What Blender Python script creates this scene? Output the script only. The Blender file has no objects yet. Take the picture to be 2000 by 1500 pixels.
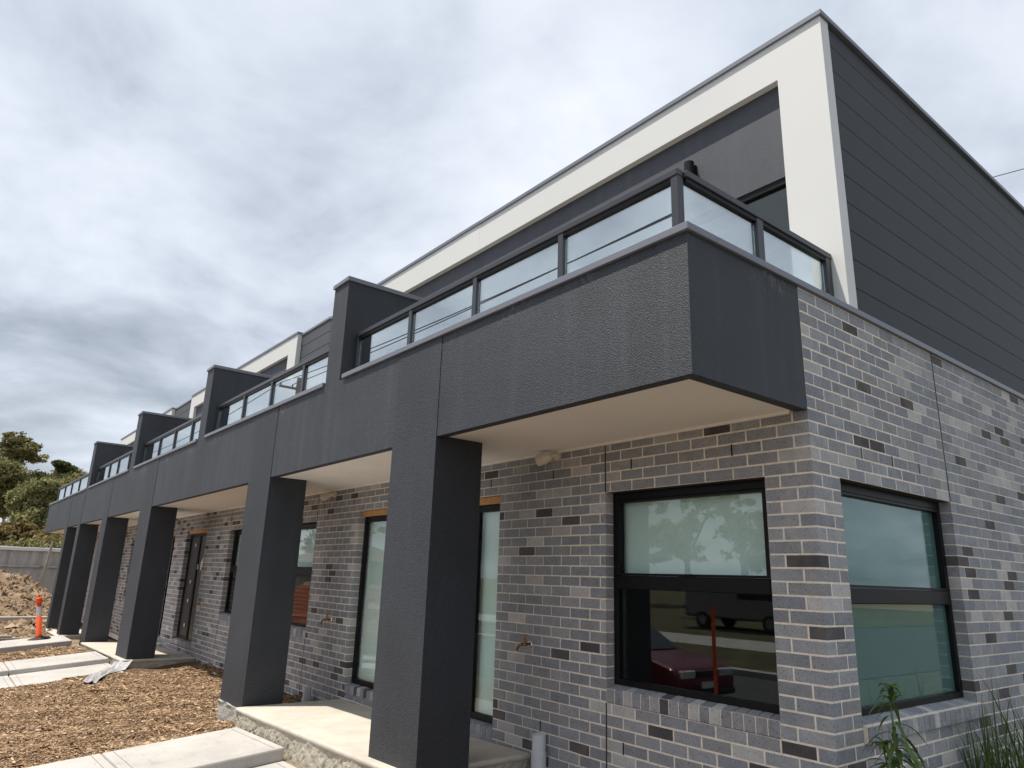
import bpy, bmesh, math, random
import numpy as np
from mathutils import Vector, Matrix, Euler
R = math.radians
rnd = random.Random(7)
rng = np.random.default_rng(11)
sc = bpy.context.scene
COL = sc.collection

# ------------------------------------------------------------------ camera
CAM_LOC = Vector((2.3432, -4.326, -0.9824))
CAM_ROT = Euler((R(105.4775), R(-1.8), R(51.4381)), 'XYZ')
cam = bpy.data.cameras.new('camera')
cam.sensor_width = 36.0
cam.lens = 36.0 * 1372.43 / 2000.0
cam.clip_start = 0.05
cam.clip_end = 3000
cam_o = bpy.data.objects.new('camera', cam)
cam_o.location = CAM_LOC
cam_o.rotation_euler = CAM_ROT
COL.objects.link(cam_o)
sc.camera = cam_o

# ------------------------------------------------------------------ light
SUN_EL, SUN_AZ = 70.0, math.degrees(math.atan2(-0.50, -0.86))   # azimuth from +y towards +x
sun_dir = Vector((math.sin(R(SUN_AZ)) * math.cos(R(SUN_EL)), math.cos(R(SUN_AZ)) * math.cos(R(SUN_EL)), math.sin(R(SUN_EL))))
sl = bpy.data.lights.new('sun', 'SUN')
sl.energy = 4.6
sl.angle = R(0.8)
sl.color = (1.0, 0.93, 0.83)
so = bpy.data.objects.new('sun', sl)
so.rotation_euler = (-sun_dir).to_track_quat('-Z', 'Y').to_euler()
so.location = (0, -10, 20)
COL.objects.link(so)

world = bpy.data.worlds.new('World')
sc.world = world
world.use_nodes = True
wn, wl = world.node_tree.nodes, world.node_tree.links
wn.clear()


def N(nodes, t, **kw):
    n = nodes.new(t)
    for k, v in kw.items():
        if k.startswith('i_'):
            key = k[2:]
            key = int(key) if key.isdigit() else key.replace('_', ' ')
            n.inputs[key].default_value = v
        else:
            setattr(n, k, v)
    return n


def ramp(nodes, stops, interp='LINEAR'):
    n = nodes.new('ShaderNodeValToRGB')
    n.color_ramp.interpolation = interp
    e = n.color_ramp.elements
    while len(e) < len(stops):
        e.new(0.5)
    for el, (p, c) in zip(e, stops):
        el.position = p
        el.color = (c[0], c[1], c[2], 1) if not isinstance(c, (int, float)) else (c, c, c, 1)
    return n


tc = N(wn, 'ShaderNodeTexCoord')
sky = N(wn, 'ShaderNodeTexSky', sky_type='NISHITA', sun_disc=False)
sky.sun_elevation = R(SUN_EL)
sky.sun_rotation = R(SUN_AZ)
sky.air_density = 1.0
sky.dust_density = 2.0
sep = N(wn, 'ShaderNodeSeparateXYZ')
wl.new(tc.outputs['Generated'], sep.inputs[0])
zmax = N(wn, 'ShaderNodeMath', operation='MAXIMUM', i_1=0.0)
wl.new(sep.outputs[2], zmax.inputs[0])
zadd = N(wn, 'ShaderNodeMath', operation='ADD', i_1=0.22)
wl.new(zmax.outputs[0], zadd.inputs[0])
comb = N(wn, 'ShaderNodeCombineXYZ')
for k in (0, 1):
    dv = N(wn, 'ShaderNodeMath', operation='DIVIDE')
    wl.new(sep.outputs[k], dv.inputs[0])
    wl.new(zadd.outputs[0], dv.inputs[1])
    wl.new(dv.outputs[0], comb.inputs[k])
mp = N(wn, 'ShaderNodeMapping')
mp.inputs['Location'].default_value = (2.4, 8.8, 1.0)
mp.inputs['Scale'].default_value = (1.0, 1.0, 1.0)
wl.new(comb.outputs[0], mp.inputs[0])
cl1 = N(wn, 'ShaderNodeTexNoise', i_Scale=0.85, i_Detail=7.0, i_Roughness=0.52, i_Distortion=0.25)
cl2 = N(wn, 'ShaderNodeTexNoise', i_Scale=2.6, i_Detail=6.0, i_Roughness=0.55, i_Distortion=0.3)
wl.new(mp.outputs[0], cl1.inputs[0])
wl.new(mp.outputs[0], cl2.inputs[0])
clm = N(wn, 'ShaderNodeMix', data_type='FLOAT')
clm.inputs[0].default_value = 0.40
wl.new(cl1.outputs[0], clm.inputs[2])
wl.new(cl2.outputs[0], clm.inputs[3])
cramp = ramp(wn, [(0.33, (0.295, 0.33, 0.38)), (0.40, (0.42, 0.462, 0.525)), (0.465, (0.555, 0.605, 0.68)), (0.53, (0.67, 0.72, 0.79)), (0.64, (0.84, 0.87, 0.92))])
wl.new(clm.outputs[0], cramp.inputs[0])
bg1 = N(wn, 'ShaderNodeBackground', i_Strength=0.10)
bg2 = N(wn, 'ShaderNodeBackground', i_Strength=1.0)
wl.new(sky.outputs[0], bg1.inputs[0])
wl.new(cramp.outputs[0], bg2.inputs[0])
wmix = N(wn, 'ShaderNodeMixShader', i_0=0.88)
wl.new(bg1.outputs[0], wmix.inputs[1])
wl.new(bg2.outputs[0], wmix.inputs[2])
wout = N(wn, 'ShaderNodeOutputWorld')
wl.new(wmix.outputs[0], wout.inputs[0])

sc.view_settings.view_transform = 'Standard'
sc.view_settings.look = 'None'
sc.view_settings.gamma = 1
sc.view_settings.exposure = 0.36
sc.view_settings.use_curve_mapping = False


# ------------------------------------------------------------------ materials
def new_mat(name):
    m = bpy.data.materials.new(name)
    m.use_nodes = True
    nt = m.node_tree
    b = nt.nodes['Principled BSDF']
    return m, nt.nodes, nt.links, b


def pos_vec(n, l, scale=(1, 1, 1)):
    g = n.new('ShaderNodeNewGeometry')
    mpn = n.new('ShaderNodeMapping')
    mpn.inputs['Scale'].default_value = scale
    l.new(g.outputs['Position'], mpn.inputs[0])
    return mpn.outputs[0]


def bump(n, l, b, src, strength, dist):
    bm_ = n.new('ShaderNodeBump')
    bm_.inputs['Strength'].default_value = strength
    bm_.inputs['Distance'].default_value = dist
    l.new(src, bm_.inputs['Height'])
    l.new(bm_.outputs[0], b.inputs['Normal'])
    return bm_


def mix_col(n, l, fac, a, b_, mode='MIX'):
    m = n.new('ShaderNodeMix')
    m.data_type = 'RGBA'
    m.blend_type = mode
    for sock, v in ((m.inputs[0], fac), (m.inputs[6], a), (m.inputs[7], b_)):
        if isinstance(v, (int, float)):
            sock.default_value = v
        elif isinstance(v, tuple):
            sock.default_value = (v[0], v[1], v[2], 1)
        else:
            l.new(v, sock)
    return m.outputs[2]


def simple(name, col, rough=0.6, metal=0.0, var=0.12, scale=6.0, bs=0.0, bd=0.002, bscale=60.0, spec=0.5):
    m, n, l, b = new_mat(name)
    v = pos_vec(n, l)
    t = N(n, 'ShaderNodeTexNoise', i_Scale=scale, i_Detail=6.0, i_Roughness=0.6)
    l.new(v, t.inputs[0])
    lo = tuple(c * (1 - var) for c in col)
    hi = tuple(min(1, c * (1 + var)) for c in col)
    r = ramp(n, [(0.3, lo), (0.7, hi)])
    l.new(t.outputs[0], r.inputs[0])
    l.new(r.outputs[0], b.inputs['Base Color'])
    b.inputs['Roughness'].default_value = rough
    b.inputs['Metallic'].default_value = metal
    b.inputs['Specular IOR Level'].default_value = spec
    if bs:
        t2 = N(n, 'ShaderNodeTexNoise', i_Scale=bscale, i_Detail=4.0)
        l.new(v, t2.inputs[0])
        bump(n, l, b, t2.outputs[0], bs, bd)
    return m


def stucco(name, col, stain=0.25, bs=0.9, bd=0.004, spec=0.35, grain=1.0, sheen=0.0, smear=0.0):
    """acrylic texture render: rolled grain, faint vertical rain streaks"""
    m, n, l, b = new_mat(name)
    v = pos_vec(n, l)
    vs = pos_vec(n, l, (7.0, 7.0, 0.55))
    big = N(n, 'ShaderNodeTexNoise', i_Scale=1.1, i_Detail=5.0, i_Roughness=0.6)
    l.new(v, big.inputs[0])
    st = N(n, 'ShaderNodeTexNoise', i_Scale=1.0, i_Detail=5.0, i_Roughness=0.62)
    l.new(vs, st.inputs[0])
    r1 = ramp(n, [(0.3, tuple(c * (1 - 0.2 * grain) for c in col)), (0.7, tuple(c * (1 + 0.2 * grain) for c in col))])
    l.new(big.outputs[0], r1.inputs[0])
    r2 = ramp(n, [(0.50, 0.0), (0.80, stain)])
    l.new(st.outputs[0], r2.inputs[0])
    pale = tuple(min(1, c * 2.6 + 0.02) for c in col)
    c1 = mix_col(n, l, r2.outputs[0], r1.outputs[0], pale)
    gr = N(n, 'ShaderNodeTexNoise', i_Scale=135.0, i_Detail=2.0, i_Roughness=0.6)
    l.new(v, gr.inputs[0])
    r3 = ramp(n, [(0.36, 1 - 0.40 * grain), (0.66, 1 + 0.48 * grain)])  # light and shade of the grain put into the colour: pits darkened, peaks lightened
    l.new(gr.outputs[0], r3.inputs[0])
    c2 = mix_col(n, l, 1.0, c1, r3.outputs[0], 'MULTIPLY')
    if smear:
        # cobwebs and lime smears just under the parapet flashing
        g2 = n.new('ShaderNodeNewGeometry')
        sx = n.new('ShaderNodeSeparateXYZ')
        l.new(g2.outputs['Position'], sx.inputs[0])
        mr = n.new('ShaderNodeMapRange')
        mr.inputs[1].default_value, mr.inputs[2].default_value = 0.86, 1.06
        l.new(sx.outputs[2], mr.inputs[0])
        v3 = pos_vec(n, l, (16.0, 16.0, 9.0))
        sn = N(n, 'ShaderNodeTexNoise', i_Scale=1.0, i_Detail=7.0, i_Roughness=0.75, i_Distortion=0.8)
        l.new(v3, sn.inputs[0])
        v4 = pos_vec(n, l, (1.5, 1.5, 0.0))
        pn = N(n, 'ShaderNodeTexNoise', i_Scale=1.0, i_Detail=2.0)
        l.new(v4, pn.inputs[0])
        rp = ramp(n, [(0.50, 0.0), (0.62, 1.0)])
        l.new(pn.outputs[0], rp.inputs[0])
        rs = ramp(n, [(0.52, 0.0), (0.66, smear)])
        l.new(sn.outputs[0], rs.inputs[0])
        m1 = N(n, 'ShaderNodeMath', operation='MULTIPLY')
        l.new(rs.outputs[0], m1.inputs[0])
        l.new(mr.outputs[0], m1.inputs[1])
        m2 = N(n, 'ShaderNodeMath', operation='MULTIPLY')
        l.new(m1.outputs[0], m2.inputs[0])
        l.new(rp.outputs[0], m2.inputs[1])
        c2 = mix_col(n, l, m2.outputs[0], c2, (0.27, 0.265, 0.255))
    l.new(c2, b.inputs['Base Color'])
    if sheen:
        b.inputs['Sheen Weight'].default_value = sheen
        b.inputs['Sheen Roughness'].default_value = 0.55
    b.inputs['Roughness'].default_value = 0.62
    b.inputs['Specular IOR Level'].default_value = spec
    vo = N(n, 'ShaderNodeTexNoise', i_Scale=135.0, i_Detail=2.0, i_Roughness=0.6)
    l.new(v, vo.inputs[0])
    bump(n, l, b, vo.outputs[0], bs, bd)
    return m


def brick_mat(name, col, speck=0.75):
    m, n, l, b = new_mat(name)
    v = pos_vec(n, l)
    t = N(n, 'ShaderNodeTexNoise', i_Scale=9.0, i_Detail=6.0, i_Roughness=0.65)
    l.new(v, t.inputs[0])
    r = ramp(n, [(0.3, tuple(c * 0.84 for c in col)), (0.72, tuple(c * 1.14 for c in col))])
    l.new(t.outputs[0], r.inputs[0])
    vv = pos_vec(n, l, (115.0, 115.0, 62.0))
    sp = N(n, 'ShaderNodeTexNoise', i_Scale=1.0, i_Detail=2.0, i_Roughness=0.5)
    l.new(vv, sp.inputs[0])
    r2 = ramp(n, [(0.585, 0.0), (0.66, speck)])
    l.new(sp.outputs[0], r2.inputs[0])
    c = mix_col(n, l, r2.outputs[0], r.outputs[0], tuple(c * 0.28 for c in col))
    # a few pale lime flecks
    vv2 = pos_vec(n, l, (160.0, 160.0, 160.0))
    fl = N(n, 'ShaderNodeTexNoise', i_Scale=0.45, i_Detail=1.0)
    l.new(vv2, fl.inputs[0])
    r3 = ramp(n, [(0.78, 0.0), (0.80, 0.7)])
    l.new(fl.outputs[0], r3.inputs[0])
    c = mix_col(n, l, r3.outputs[0], c, (0.5, 0.47, 0.43))
    # wash-down smears of mortar slurry
    ws = N(n, 'ShaderNodeTexNoise', i_Scale=2.3, i_Detail=6.0, i_Roughness=0.7)
    l.new(v, ws.inputs[0])
    r4 = ramp(n, [(0.50, 0.0), (0.80, 0.30)])
    l.new(ws.outputs[0], r4.inputs[0])
    c = mix_col(n, l, r4.outputs[0], c, (0.42, 0.405, 0.385))
    l.new(c, b.inputs['Base Color'])
    b.inputs['Roughness'].default_value = 0.8
    b.inputs['Specular IOR Level'].default_value = 0.3
    bump(n, l, b, sp.outputs[0], 0.35, -0.003)
    return m


def concrete(name, col, rough_bump=0.2, bd=0.004, scale=3.0, stain=(0.16, 0.13, 0.10), stain_amt=0.35, bscale=40.0, stv=(2.5, 9.0, 9.0)):
    m, n, l, b = new_mat(name)
    v = pos_vec(n, l)
    t = N(n, 'ShaderNodeTexNoise', i_Scale=scale, i_Detail=8.0, i_Roughness=0.65)
    l.new(v, t.inputs[0])
    r = ramp(n, [(0.28, tuple(c * 0.8 for c in col)), (0.72, tuple(min(1, c * 1.12) for c in col))])
    l.new(t.outputs[0], r.inputs[0])
    v2 = pos_vec(n, l, stv)
    t2 = N(n, 'ShaderNodeTexNoise', i_Scale=1.6, i_Detail=8.0, i_Roughness=0.7)
    l.new(v2, t2.inputs[0])
    r2 = ramp(n, [(0.56, 0.0), (0.74, stain_amt)])
    l.new(t2.outputs[0], r2.inputs[0])
    c = mix_col(n, l, r2.outputs[0], r.outputs[0], stain)
    l.new(c, b.inputs['Base Color'])
    b.inputs['Roughness'].default_value = 0.85
    b.inputs['Specular IOR Level'].default_value = 0.3
    t3 = N(n, 'ShaderNodeTexNoise', i_Scale=bscale, i_Detail=6.0, i_Roughness=0.7)
    l.new(v, t3.inputs[0])
    bump(n, l, b, t3.outputs[0], rough_bump, bd)
    return m


def glass_mat(name, tint, f0, gloss=(1, 1, 1), rough=0.0):
    m = bpy.data.materials.new(name)
    m.use_nodes = True
    n, l = m.node_tree.nodes, m.node_tree.links
    n.clear()
    lw = N(n, 'ShaderNodeLayerWeight', i_Blend=0.5)
    pw = N(n, 'ShaderNodeMath', operation='POWER', i_1=5.0)
    l.new(lw.outputs['Facing'], pw.inputs[0])
    ma = N(n, 'ShaderNodeMath', operation='MULTIPLY_ADD', i_1=1.0 - f0, i_2=f0)
    l.new(pw.outputs[0], ma.inputs[0])
    tr = N(n, 'ShaderNodeBsdfTransparent')
    tr.inputs[0].default_value = (*tint, 1)
    gl = N(n, 'ShaderNodeBsdfGlossy', i_Roughness=rough)
    gl.inputs[0].default_value = (*gloss, 1)
    mx = N(n, 'ShaderNodeMixShader')
    l.new(ma.outputs[0], mx.inputs[0])
    l.new(tr.outputs[0], mx.inputs[1])
    l.new(gl.outputs[0], mx.inputs[2])
    o = N(n, 'ShaderNodeOutputMaterial')
    l.new(mx.outputs[0], o.inputs[0])
    return m


def tint_mat(name, stops, rough=0.85, spec=0.2, sheen_bump=0.0, translucent=0.0):
    """colour picked per face from the point attribute 'tint'"""
    m, n, l, b = new_mat(name)
    a = N(n, 'ShaderNodeAttribute', attribute_name='tint')
    r = ramp(n, stops)
    l.new(a.outputs['Fac'], r.inputs[0])
    l.new(r.outputs[0], b.inputs['Base Color'])
    b.inputs['Roughness'].default_value = rough
    b.inputs['Specular IOR Level'].default_value = spec
    if translucent:
        tb = N(n, 'ShaderNodeBsdfTranslucent')
        l.new(r.outputs[0], tb.inputs[0])
        mx = N(n, 'ShaderNodeMixShader', i_0=translucent)
        l.new(b.outputs[0], mx.inputs[1])
        l.new(tb.outputs[0], mx.inputs[2])
        l.new(mx.outputs[0], n['Material Output'].inputs[0])
    return m


M = {}
M['render'] = stucco('charcoal_render', (0.0305, 0.0365, 0.047), 0.26, 1.0, 0.0075, 0.55, 1.1, 0.0, 0.8)
M['render_col'] = stucco('charcoal_render_columns', (0.0225, 0.0275, 0.0365), 0.15, 1.0, 0.0075, 0.6, 1.1)
M['render_fin'] = stucco('charcoal_render_fins', (0.030, 0.036, 0.046), 0.12, 1.0, 0.0075, 0.55, 1.0)
M['render_up'] = stucco('upper_grey_render', (0.066, 0.072, 0.087), 0.14, 0.6, 0.003, 0.35, 0.5)
M['white'] = stucco('white_render', (0.665, 0.675, 0.67), 0.0, 0.22, 0.002, 0.3, 0.08)
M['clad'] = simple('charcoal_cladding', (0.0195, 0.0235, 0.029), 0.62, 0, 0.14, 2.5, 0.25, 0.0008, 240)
M['groove'] = simple('cladding_groove', (0.012, 0.013, 0.015), 0.8)
M['flash'] = simple('slate_metal_flashing', (0.165, 0.178, 0.215), 0.42, 0.0, 0.06, 3.0, 0.04, 0.002, 4.0)
M['black'] = simple('black_aluminium', (0.007, 0.007, 0.008), 0.42, 0.0, 0.1, spec=0.18)
M['rail'] = simple('graphite_rail_aluminium', (0.034, 0.037, 0.045), 0.36, 0.0, 0.08)
M['soffit'] = simple('soffit_paint', (0.86, 0.83, 0.785), 0.8, 0, 0.03, 1.2)
M['beading'] = simple('soffit_beading', (0.88, 0.855, 0.81), 0.7, 0, 0.03)
M['mortar'] = simple('sand_mortar', (0.80, 0.715, 0.61), 0.95, 0, 0.15, 20, 0.5, 0.003, 160, 0.2)
greys = [(0.284, 0.295, 0.319), (0.313, 0.324, 0.346), (0.250, 0.261, 0.284), (0.343, 0.350, 0.367), (0.290, 0.289, 0.298), (0.262, 0.276, 0.308)]
BR_MID = [brick_mat('grey_brick_%s' % w, c) for w, c in zip(('ash', 'dove', 'steel', 'silver', 'mauve', 'blue'), greys)]
BR_DARK = [brick_mat('dark_brick_umber', (0.082, 0.075, 0.078), 0.3), brick_mat('dark_brick_char', (0.105, 0.097, 0.100), 0.3)]
BR_LIGHT = [brick_mat('light_brick_bone', (0.50, 0.485, 0.475), 0.5), brick_mat('light_brick_fawn', (0.43, 0.415, 0.41), 0.35)]
M['joint'] = simple('joint_sealant', (0.035, 0.033, 0.033), 0.8)
M['hole'] = simple('weep_hole_shadow', (0.01, 0.01, 0.01), 0.9)
M['porch'] = concrete('porch_concrete', (0.52, 0.475, 0.41), 0.12, 0.004, 2.0, (0.32, 0.27, 0.21), 0.45)
M['porch_edge'] = concrete('rough_concrete_edge', (0.50, 0.46, 0.37), 1.0, 0.03, 6.0, (0.20, 0.175, 0.13), 0.75, 30, (22, 22, 22))
M['footing'] = concrete('rough_footing', (0.46, 0.45, 0.41), 1.0, 0.03, 7.0, (0.20, 0.19, 0.17), 0.75, 34, (24, 24, 24))
M['path'] = concrete('path_concrete', (0.43, 0.412, 0.388), 0.12, 0.003, 1.4, (0.22, 0.20, 0.18), 0.55)
M['timber'] = simple('pine_packing', (0.50, 0.265, 0.10), 0.7, 0, 0.2, 14)
M['blind'] = simple('white_roller_blind', (0.80, 0.82, 0.82), 0.8, 0, 0.02)
M['interior'] = simple('plasterboard', (0.22, 0.215, 0.21), 0.9, 0, 0.05)
M['floor'] = simple('bare_floor', (0.20, 0.18, 0.16), 0.8)
M['glass'] = glass_mat('window_glass', (0.90, 0.968, 0.952), 0.05)
M['glass_side'] = glass_mat('green_tinted_glass', (0.755, 0.915, 0.905), 0.04)
M['glass_rail'] = glass_mat('balustrade_glass', (0.80, 0.87, 0.88), 0.46, (0.97, 1.0, 1.0))
M['door'] = simple('dark_door', (0.028, 0.029, 0.027), 0.45)
M['paper'] = simple('white_paper', (0.80, 0.80, 0.80), 0.8, 0, 0.03)
M['brass'] = simple('brass', (0.36, 0.20, 0.07), 0.35, 1.0, 0.3, 60)
M['chrome'] = simple('chrome', (0.7, 0.7, 0.7), 0.15, 1.0, 0.05)
M['pvc'] = simple('grey_pvc', (0.60, 0.63, 0.66), 0.45, 0, 0.05)
M['cream'] = simple('cream_plastic', (0.74, 0.69, 0.60), 0.5, 0, 0.08)
M['orange'] = simple('orange_plastic', (0.72, 0.085, 0.012), 0.45, 0, 0.12)
M['tape'] = simple('reflective_white', (0.62, 0.62, 0.64), 0.5, 0, 0.08)
M['rubber'] = simple('black_rubber', (0.02, 0.02, 0.02), 0.8)
M['plastic_sheet'] = simple('clear_plastic_sheet', (0.42, 0.42, 0.43), 0.22, 0, 0.3, 30, 0.8, 0.01, 25)
M['mulch_bed'] = simple('mulch_bed', (0.115, 0.068, 0.036), 0.95, 0, 0.55, 22, 1.0, 0.03, 40)
M['mulch'] = tint_mat('wood_chips', [(0.0, (0.050, 0.031, 0.018)), (0.25, (0.145, 0.092, 0.053)), (0.55, (0.295, 0.192, 0.110)), (0.82, (0.44, 0.31, 0.195)), (1.0, (0.62, 0.48, 0.34))])
M['clay'] = simple('clay_soil', (0.215, 0.150, 0.092), 0.95, 0, 0.5, 2.2, 1.0, 0.06, 9)
M['clod'] = tint_mat('clay_clods', [(0.0, (0.055, 0.034, 0.020)), (0.5, (0.17, 0.115, 0.07)), (1.0, (0.36, 0.275, 0.19))])
M['ground'] = simple('bare_ground', (0.20, 0.145, 0.095), 0.95, 0, 0.4, 1.2, 0.8, 0.03, 14)
M['grass'] = simple('dry_grass', (0.072, 0.066, 0.028), 0.95, 0, 0.45, 1.5, 0.8, 0.05, 20)
M['road'] = simple('asphalt', (0.055, 0.056, 0.058), 0.9, 0, 0.2, 3, 0.4, 0.004, 120)
M['kerb'] = concrete('kerb_concrete', (0.42, 0.41, 0.39))
M['weedy'] = simple('weedy_ground', (0.085, 0.085, 0.060), 0.95, 0, 0.6, 5, 1.0, 0.05, 25)
M['fence'] = None
M['bark'] = simple('pale_bark', (0.26, 0.23, 0.19), 0.9, 0, 0.4, 3)
M['bark_dark'] = simple('dark_bark', (0.085, 0.070, 0.055), 0.9, 0, 0.4, 3)
M['stem'] = simple('weed_stem', (0.09, 0.15, 0.035), 0.7)
M['maroon'] = simple('maroon_car_paint', (0.13, 0.012, 0.03), 0.25, 0.2, 0.05)
M['silver'] = simple('silver_car_paint', (0.24, 0.25, 0.26), 0.3, 0.5, 0.05)
M['navy'] = simple('dark_car_paint', (0.02, 0.022, 0.03), 0.25, 0.2, 0.05)
M['lamp'] = simple('headlight_glass', (0.7, 0.72, 0.75), 0.1, 0.4, 0.2, 30)
M['carglass'] = simple('car_glass', (0.02, 0.025, 0.03), 0.05)
M['pole'] = simple('weathered_pole', (0.30, 0.275, 0.235), 0.9, 0, 0.2, 4)
M['wire'] = simple('black_cable', (0.015, 0.015, 0.016), 0.6)
M['roof'] = simple('roof_sheet', (0.25, 0.26, 0.28), 0.5)
M['tile_roof'] = simple('brown_tile_roof', (0.16, 0.09, 0.07), 0.9, 0, 0.3, 6)


def fence_mat():
    m, n, l, b = new_mat('weathered_fence_panel')
    v = pos_vec(n, l, (6.0, 6.0, 0.5))
    t = N(n, 'ShaderNodeTexNoise', i_Scale=1.0, i_Detail=7.0, i_Roughness=0.65)
    l.new(v, t.inputs[0])
    r = ramp(n, [(0.28, (0.20, 0.19, 0.18)), (0.5, (0.37, 0.36, 0.35)), (0.75, (0.52, 0.51, 0.50))])
    l.new(t.outputs[0], r.inputs[0])
    l.new(r.outputs[0], b.inputs['Base Color'])
    b.inputs['Roughness'].default_value = 0.9
    return m


M['fence'] = fence_mat()

# ------------------------------------------------------------------ builders
WORLD = {}          # object -> its world matrix (things: translation; parts: identity)
I4 = Matrix.Identity(4)


def link(o, parent=None):
    COL.objects.link(o)
    if parent is not None:
        o.parent = parent
        o.matrix_parent_inverse = WORLD[parent].inverted()
    return o


def tag(o, label=None, cat=None, group=None, kind=None):
    for k, v in (('label', label), ('category', cat), ('group', group), ('kind', kind)):
        if v:
            o[k] = v
    return o


def thing(name, loc, label, cat, group=None):
    o = bpy.data.objects.new(name, None)
    o.empty_display_size = 0.2
    o.location = loc
    WORLD[o] = Matrix.Translation(Vector(loc))
    link(o)
    return tag(o, label, cat, group)


class MB:
    def __init__(s):
        s.v, s.f, s.mi = [], [], []

    def add(s, vs, fs, mi=0):
        k = len(s.v)
        s.v += [tuple(p) for p in vs]
        s.f += [tuple(i + k for i in f) for f in fs]
        s.mi += [mi] * len(fs)
        return s

    def box(s, x0, x1, y0, y1, z0, z1, mi=0):
        x0, x1 = min(x0, x1), max(x0, x1)
        y0, y1 = min(y0, y1), max(y0, y1)
        return s.hexa([(x0, y0, z0), (x1, y0, z0), (x1, y1, z0), (x0, y1, z0), (x0, y0, z1), (x1, y0, z1), (x1, y1, z1), (x0, y1, z1)], mi)

    def sbox(s, x0, x1, y0, y1, fz0, fz1, mi=0):
        """box whose bottom and top heights are functions of x"""
        x0, x1 = min(x0, x1), max(x0, x1)
        f0 = fz0 if callable(fz0) else (lambda x: fz0)
        f1 = fz1 if callable(fz1) else (lambda x: fz1)
        return s.hexa([(x0, y0, f0(x0)), (x1, y0, f0(x1)), (x1, y1, f0(x1)), (x0, y1, f0(x0)), (x0, y0, f1(x0)), (x1, y0, f1(x1)), (x1, y1, f1(x1)), (x0, y1, f1(x0))], mi)

    def hexa(s, p, mi=0):
        return s.add(p, [(0, 3, 2, 1), (4, 5, 6, 7), (0, 1, 5, 4), (1, 2, 6, 5), (2, 3, 7, 6), (3, 0, 4, 7)], mi)

    def tube(s, pts, rad, n=8, mi=0, caps=True):
        pts = [Vector(p) for p in pts]
        rr = rad if isinstance(rad, (list, tuple)) else [rad] * len(pts)
        rings = []
        up = Vector((0.13, 0.31, 0.94))
        for i, p in enumerate(pts):
            t = (pts[min(i + 1, len(pts) - 1)] - pts[max(i - 1, 0)])
            t = t.normalized() if t.length > 1e-9 else Vector((0, 0, 1))
            a = t.cross(up)
            if a.length < 1e-3:
                a = t.cross(Vector((1, 0, 0)))
            a.normalize()
            b = t.cross(a)
            rings.append([p + (a * math.cos(2 * math.pi * k / n) + b * math.sin(2 * math.pi * k / n)) * rr[i] for k in range(n)])
        vs = [q for r in rings for q in r]
        fs = []
        for i in range(len(rings) - 1):
            for k in range(n):
                k2 = (k + 1) % n
                fs.append((i * n + k, i * n + k2, (i + 1) * n + k2, (i + 1) * n + k))
        if caps:
            fs.append(tuple(range(n))[::-1])
            fs.append(tuple((len(rings) - 1) * n + k for k in range(n)))
        return s.add(vs, fs, mi)

    def build(s, name, mats, parent=None, bevel=0.0, segs=1, smooth=False, jitter=0.0, cuts=0):
        me = bpy.data.meshes.new(name)
        me.from_pydata(s.v, [], s.f)
        mats = mats if isinstance(mats, (list, tuple)) else [mats]
        for m in mats:
            me.materials.append(m)
        me.polygons.foreach_set('material_index', s.mi)
        bm_ = bmesh.new()
        bm_.from_mesh(me)
        bmesh.ops.recalc_face_normals(bm_, faces=bm_.faces)
        if bevel:
            bmesh.ops.bevel(bm_, geom=list(bm_.edges), offset=bevel, segments=segs, profile=0.5, affect='EDGES', clamp_overlap=True)
        if cuts:
            bmesh.ops.subdivide_edges(bm_, edges=list(bm_.edges), cuts=cuts, use_grid_fill=True)
        if jitter:
            jr = random.Random(len(s.v) * 31 + 5)
            for v in bm_.verts:
                v.co += Vector((jr.uniform(-1, 1), jr.uniform(-1, 1), jr.uniform(-1, 1))) * jitter
        bm_.to_mesh(me)
        bm_.free()
        if smooth:
            me.polygons.foreach_set('use_smooth', [True] * len(me.polygons))
        o = bpy.data.objects.new(name, me)
        WORLD[o] = I4
        return link(o, parent)


def part(name, mat, parent, boxes, bevel=0.0, **kw):
    b = MB()
    for q in boxes:
        b.box(*q)
    return b.build(name, mat, parent, bevel, **kw)


def lerp_tab(tab):
    xs = [t[0] for t in tab]
    ys = [t[1] for t in tab]
    return lambda x: float(np.interp(x, xs, ys))


# camera-side helper: which repeated pieces show in the photograph (only decides which ones become separate objects)
_Rinv = CAM_ROT.to_matrix().transposed()


def in_frame(p):
    q = _Rinv @ (Vector(p) - CAM_LOC)
    if q.z > -0.1:
        return False
    u, v = 1000 - 1372.43 * q.x / q.z, 750 + 1372.43 * q.y / q.z
    return -10 < u < 2010 and -10 < v < 1510


def blocked(p, boxes):
    o, d = CAM_LOC, Vector(p) - CAM_LOC
    for (x0, x1, y0, y1, z0, z1) in boxes:
        t0, t1 = 0.0, 0.985
        for k, (a, b) in enumerate(((x0, x1), (y0, y1), (z0, z1))):
            if abs(d[k]) < 1e-9:
                if not a <= o[k] <= b:
                    t0 = 2
                continue
            ta, tb = (a - o[k]) / d[k], (b - o[k]) / d[k]
            t0, t1 = max(t0, min(ta, tb)), min(t1, max(ta, tb))
        if t0 < t1:
            return True
    return False


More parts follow.
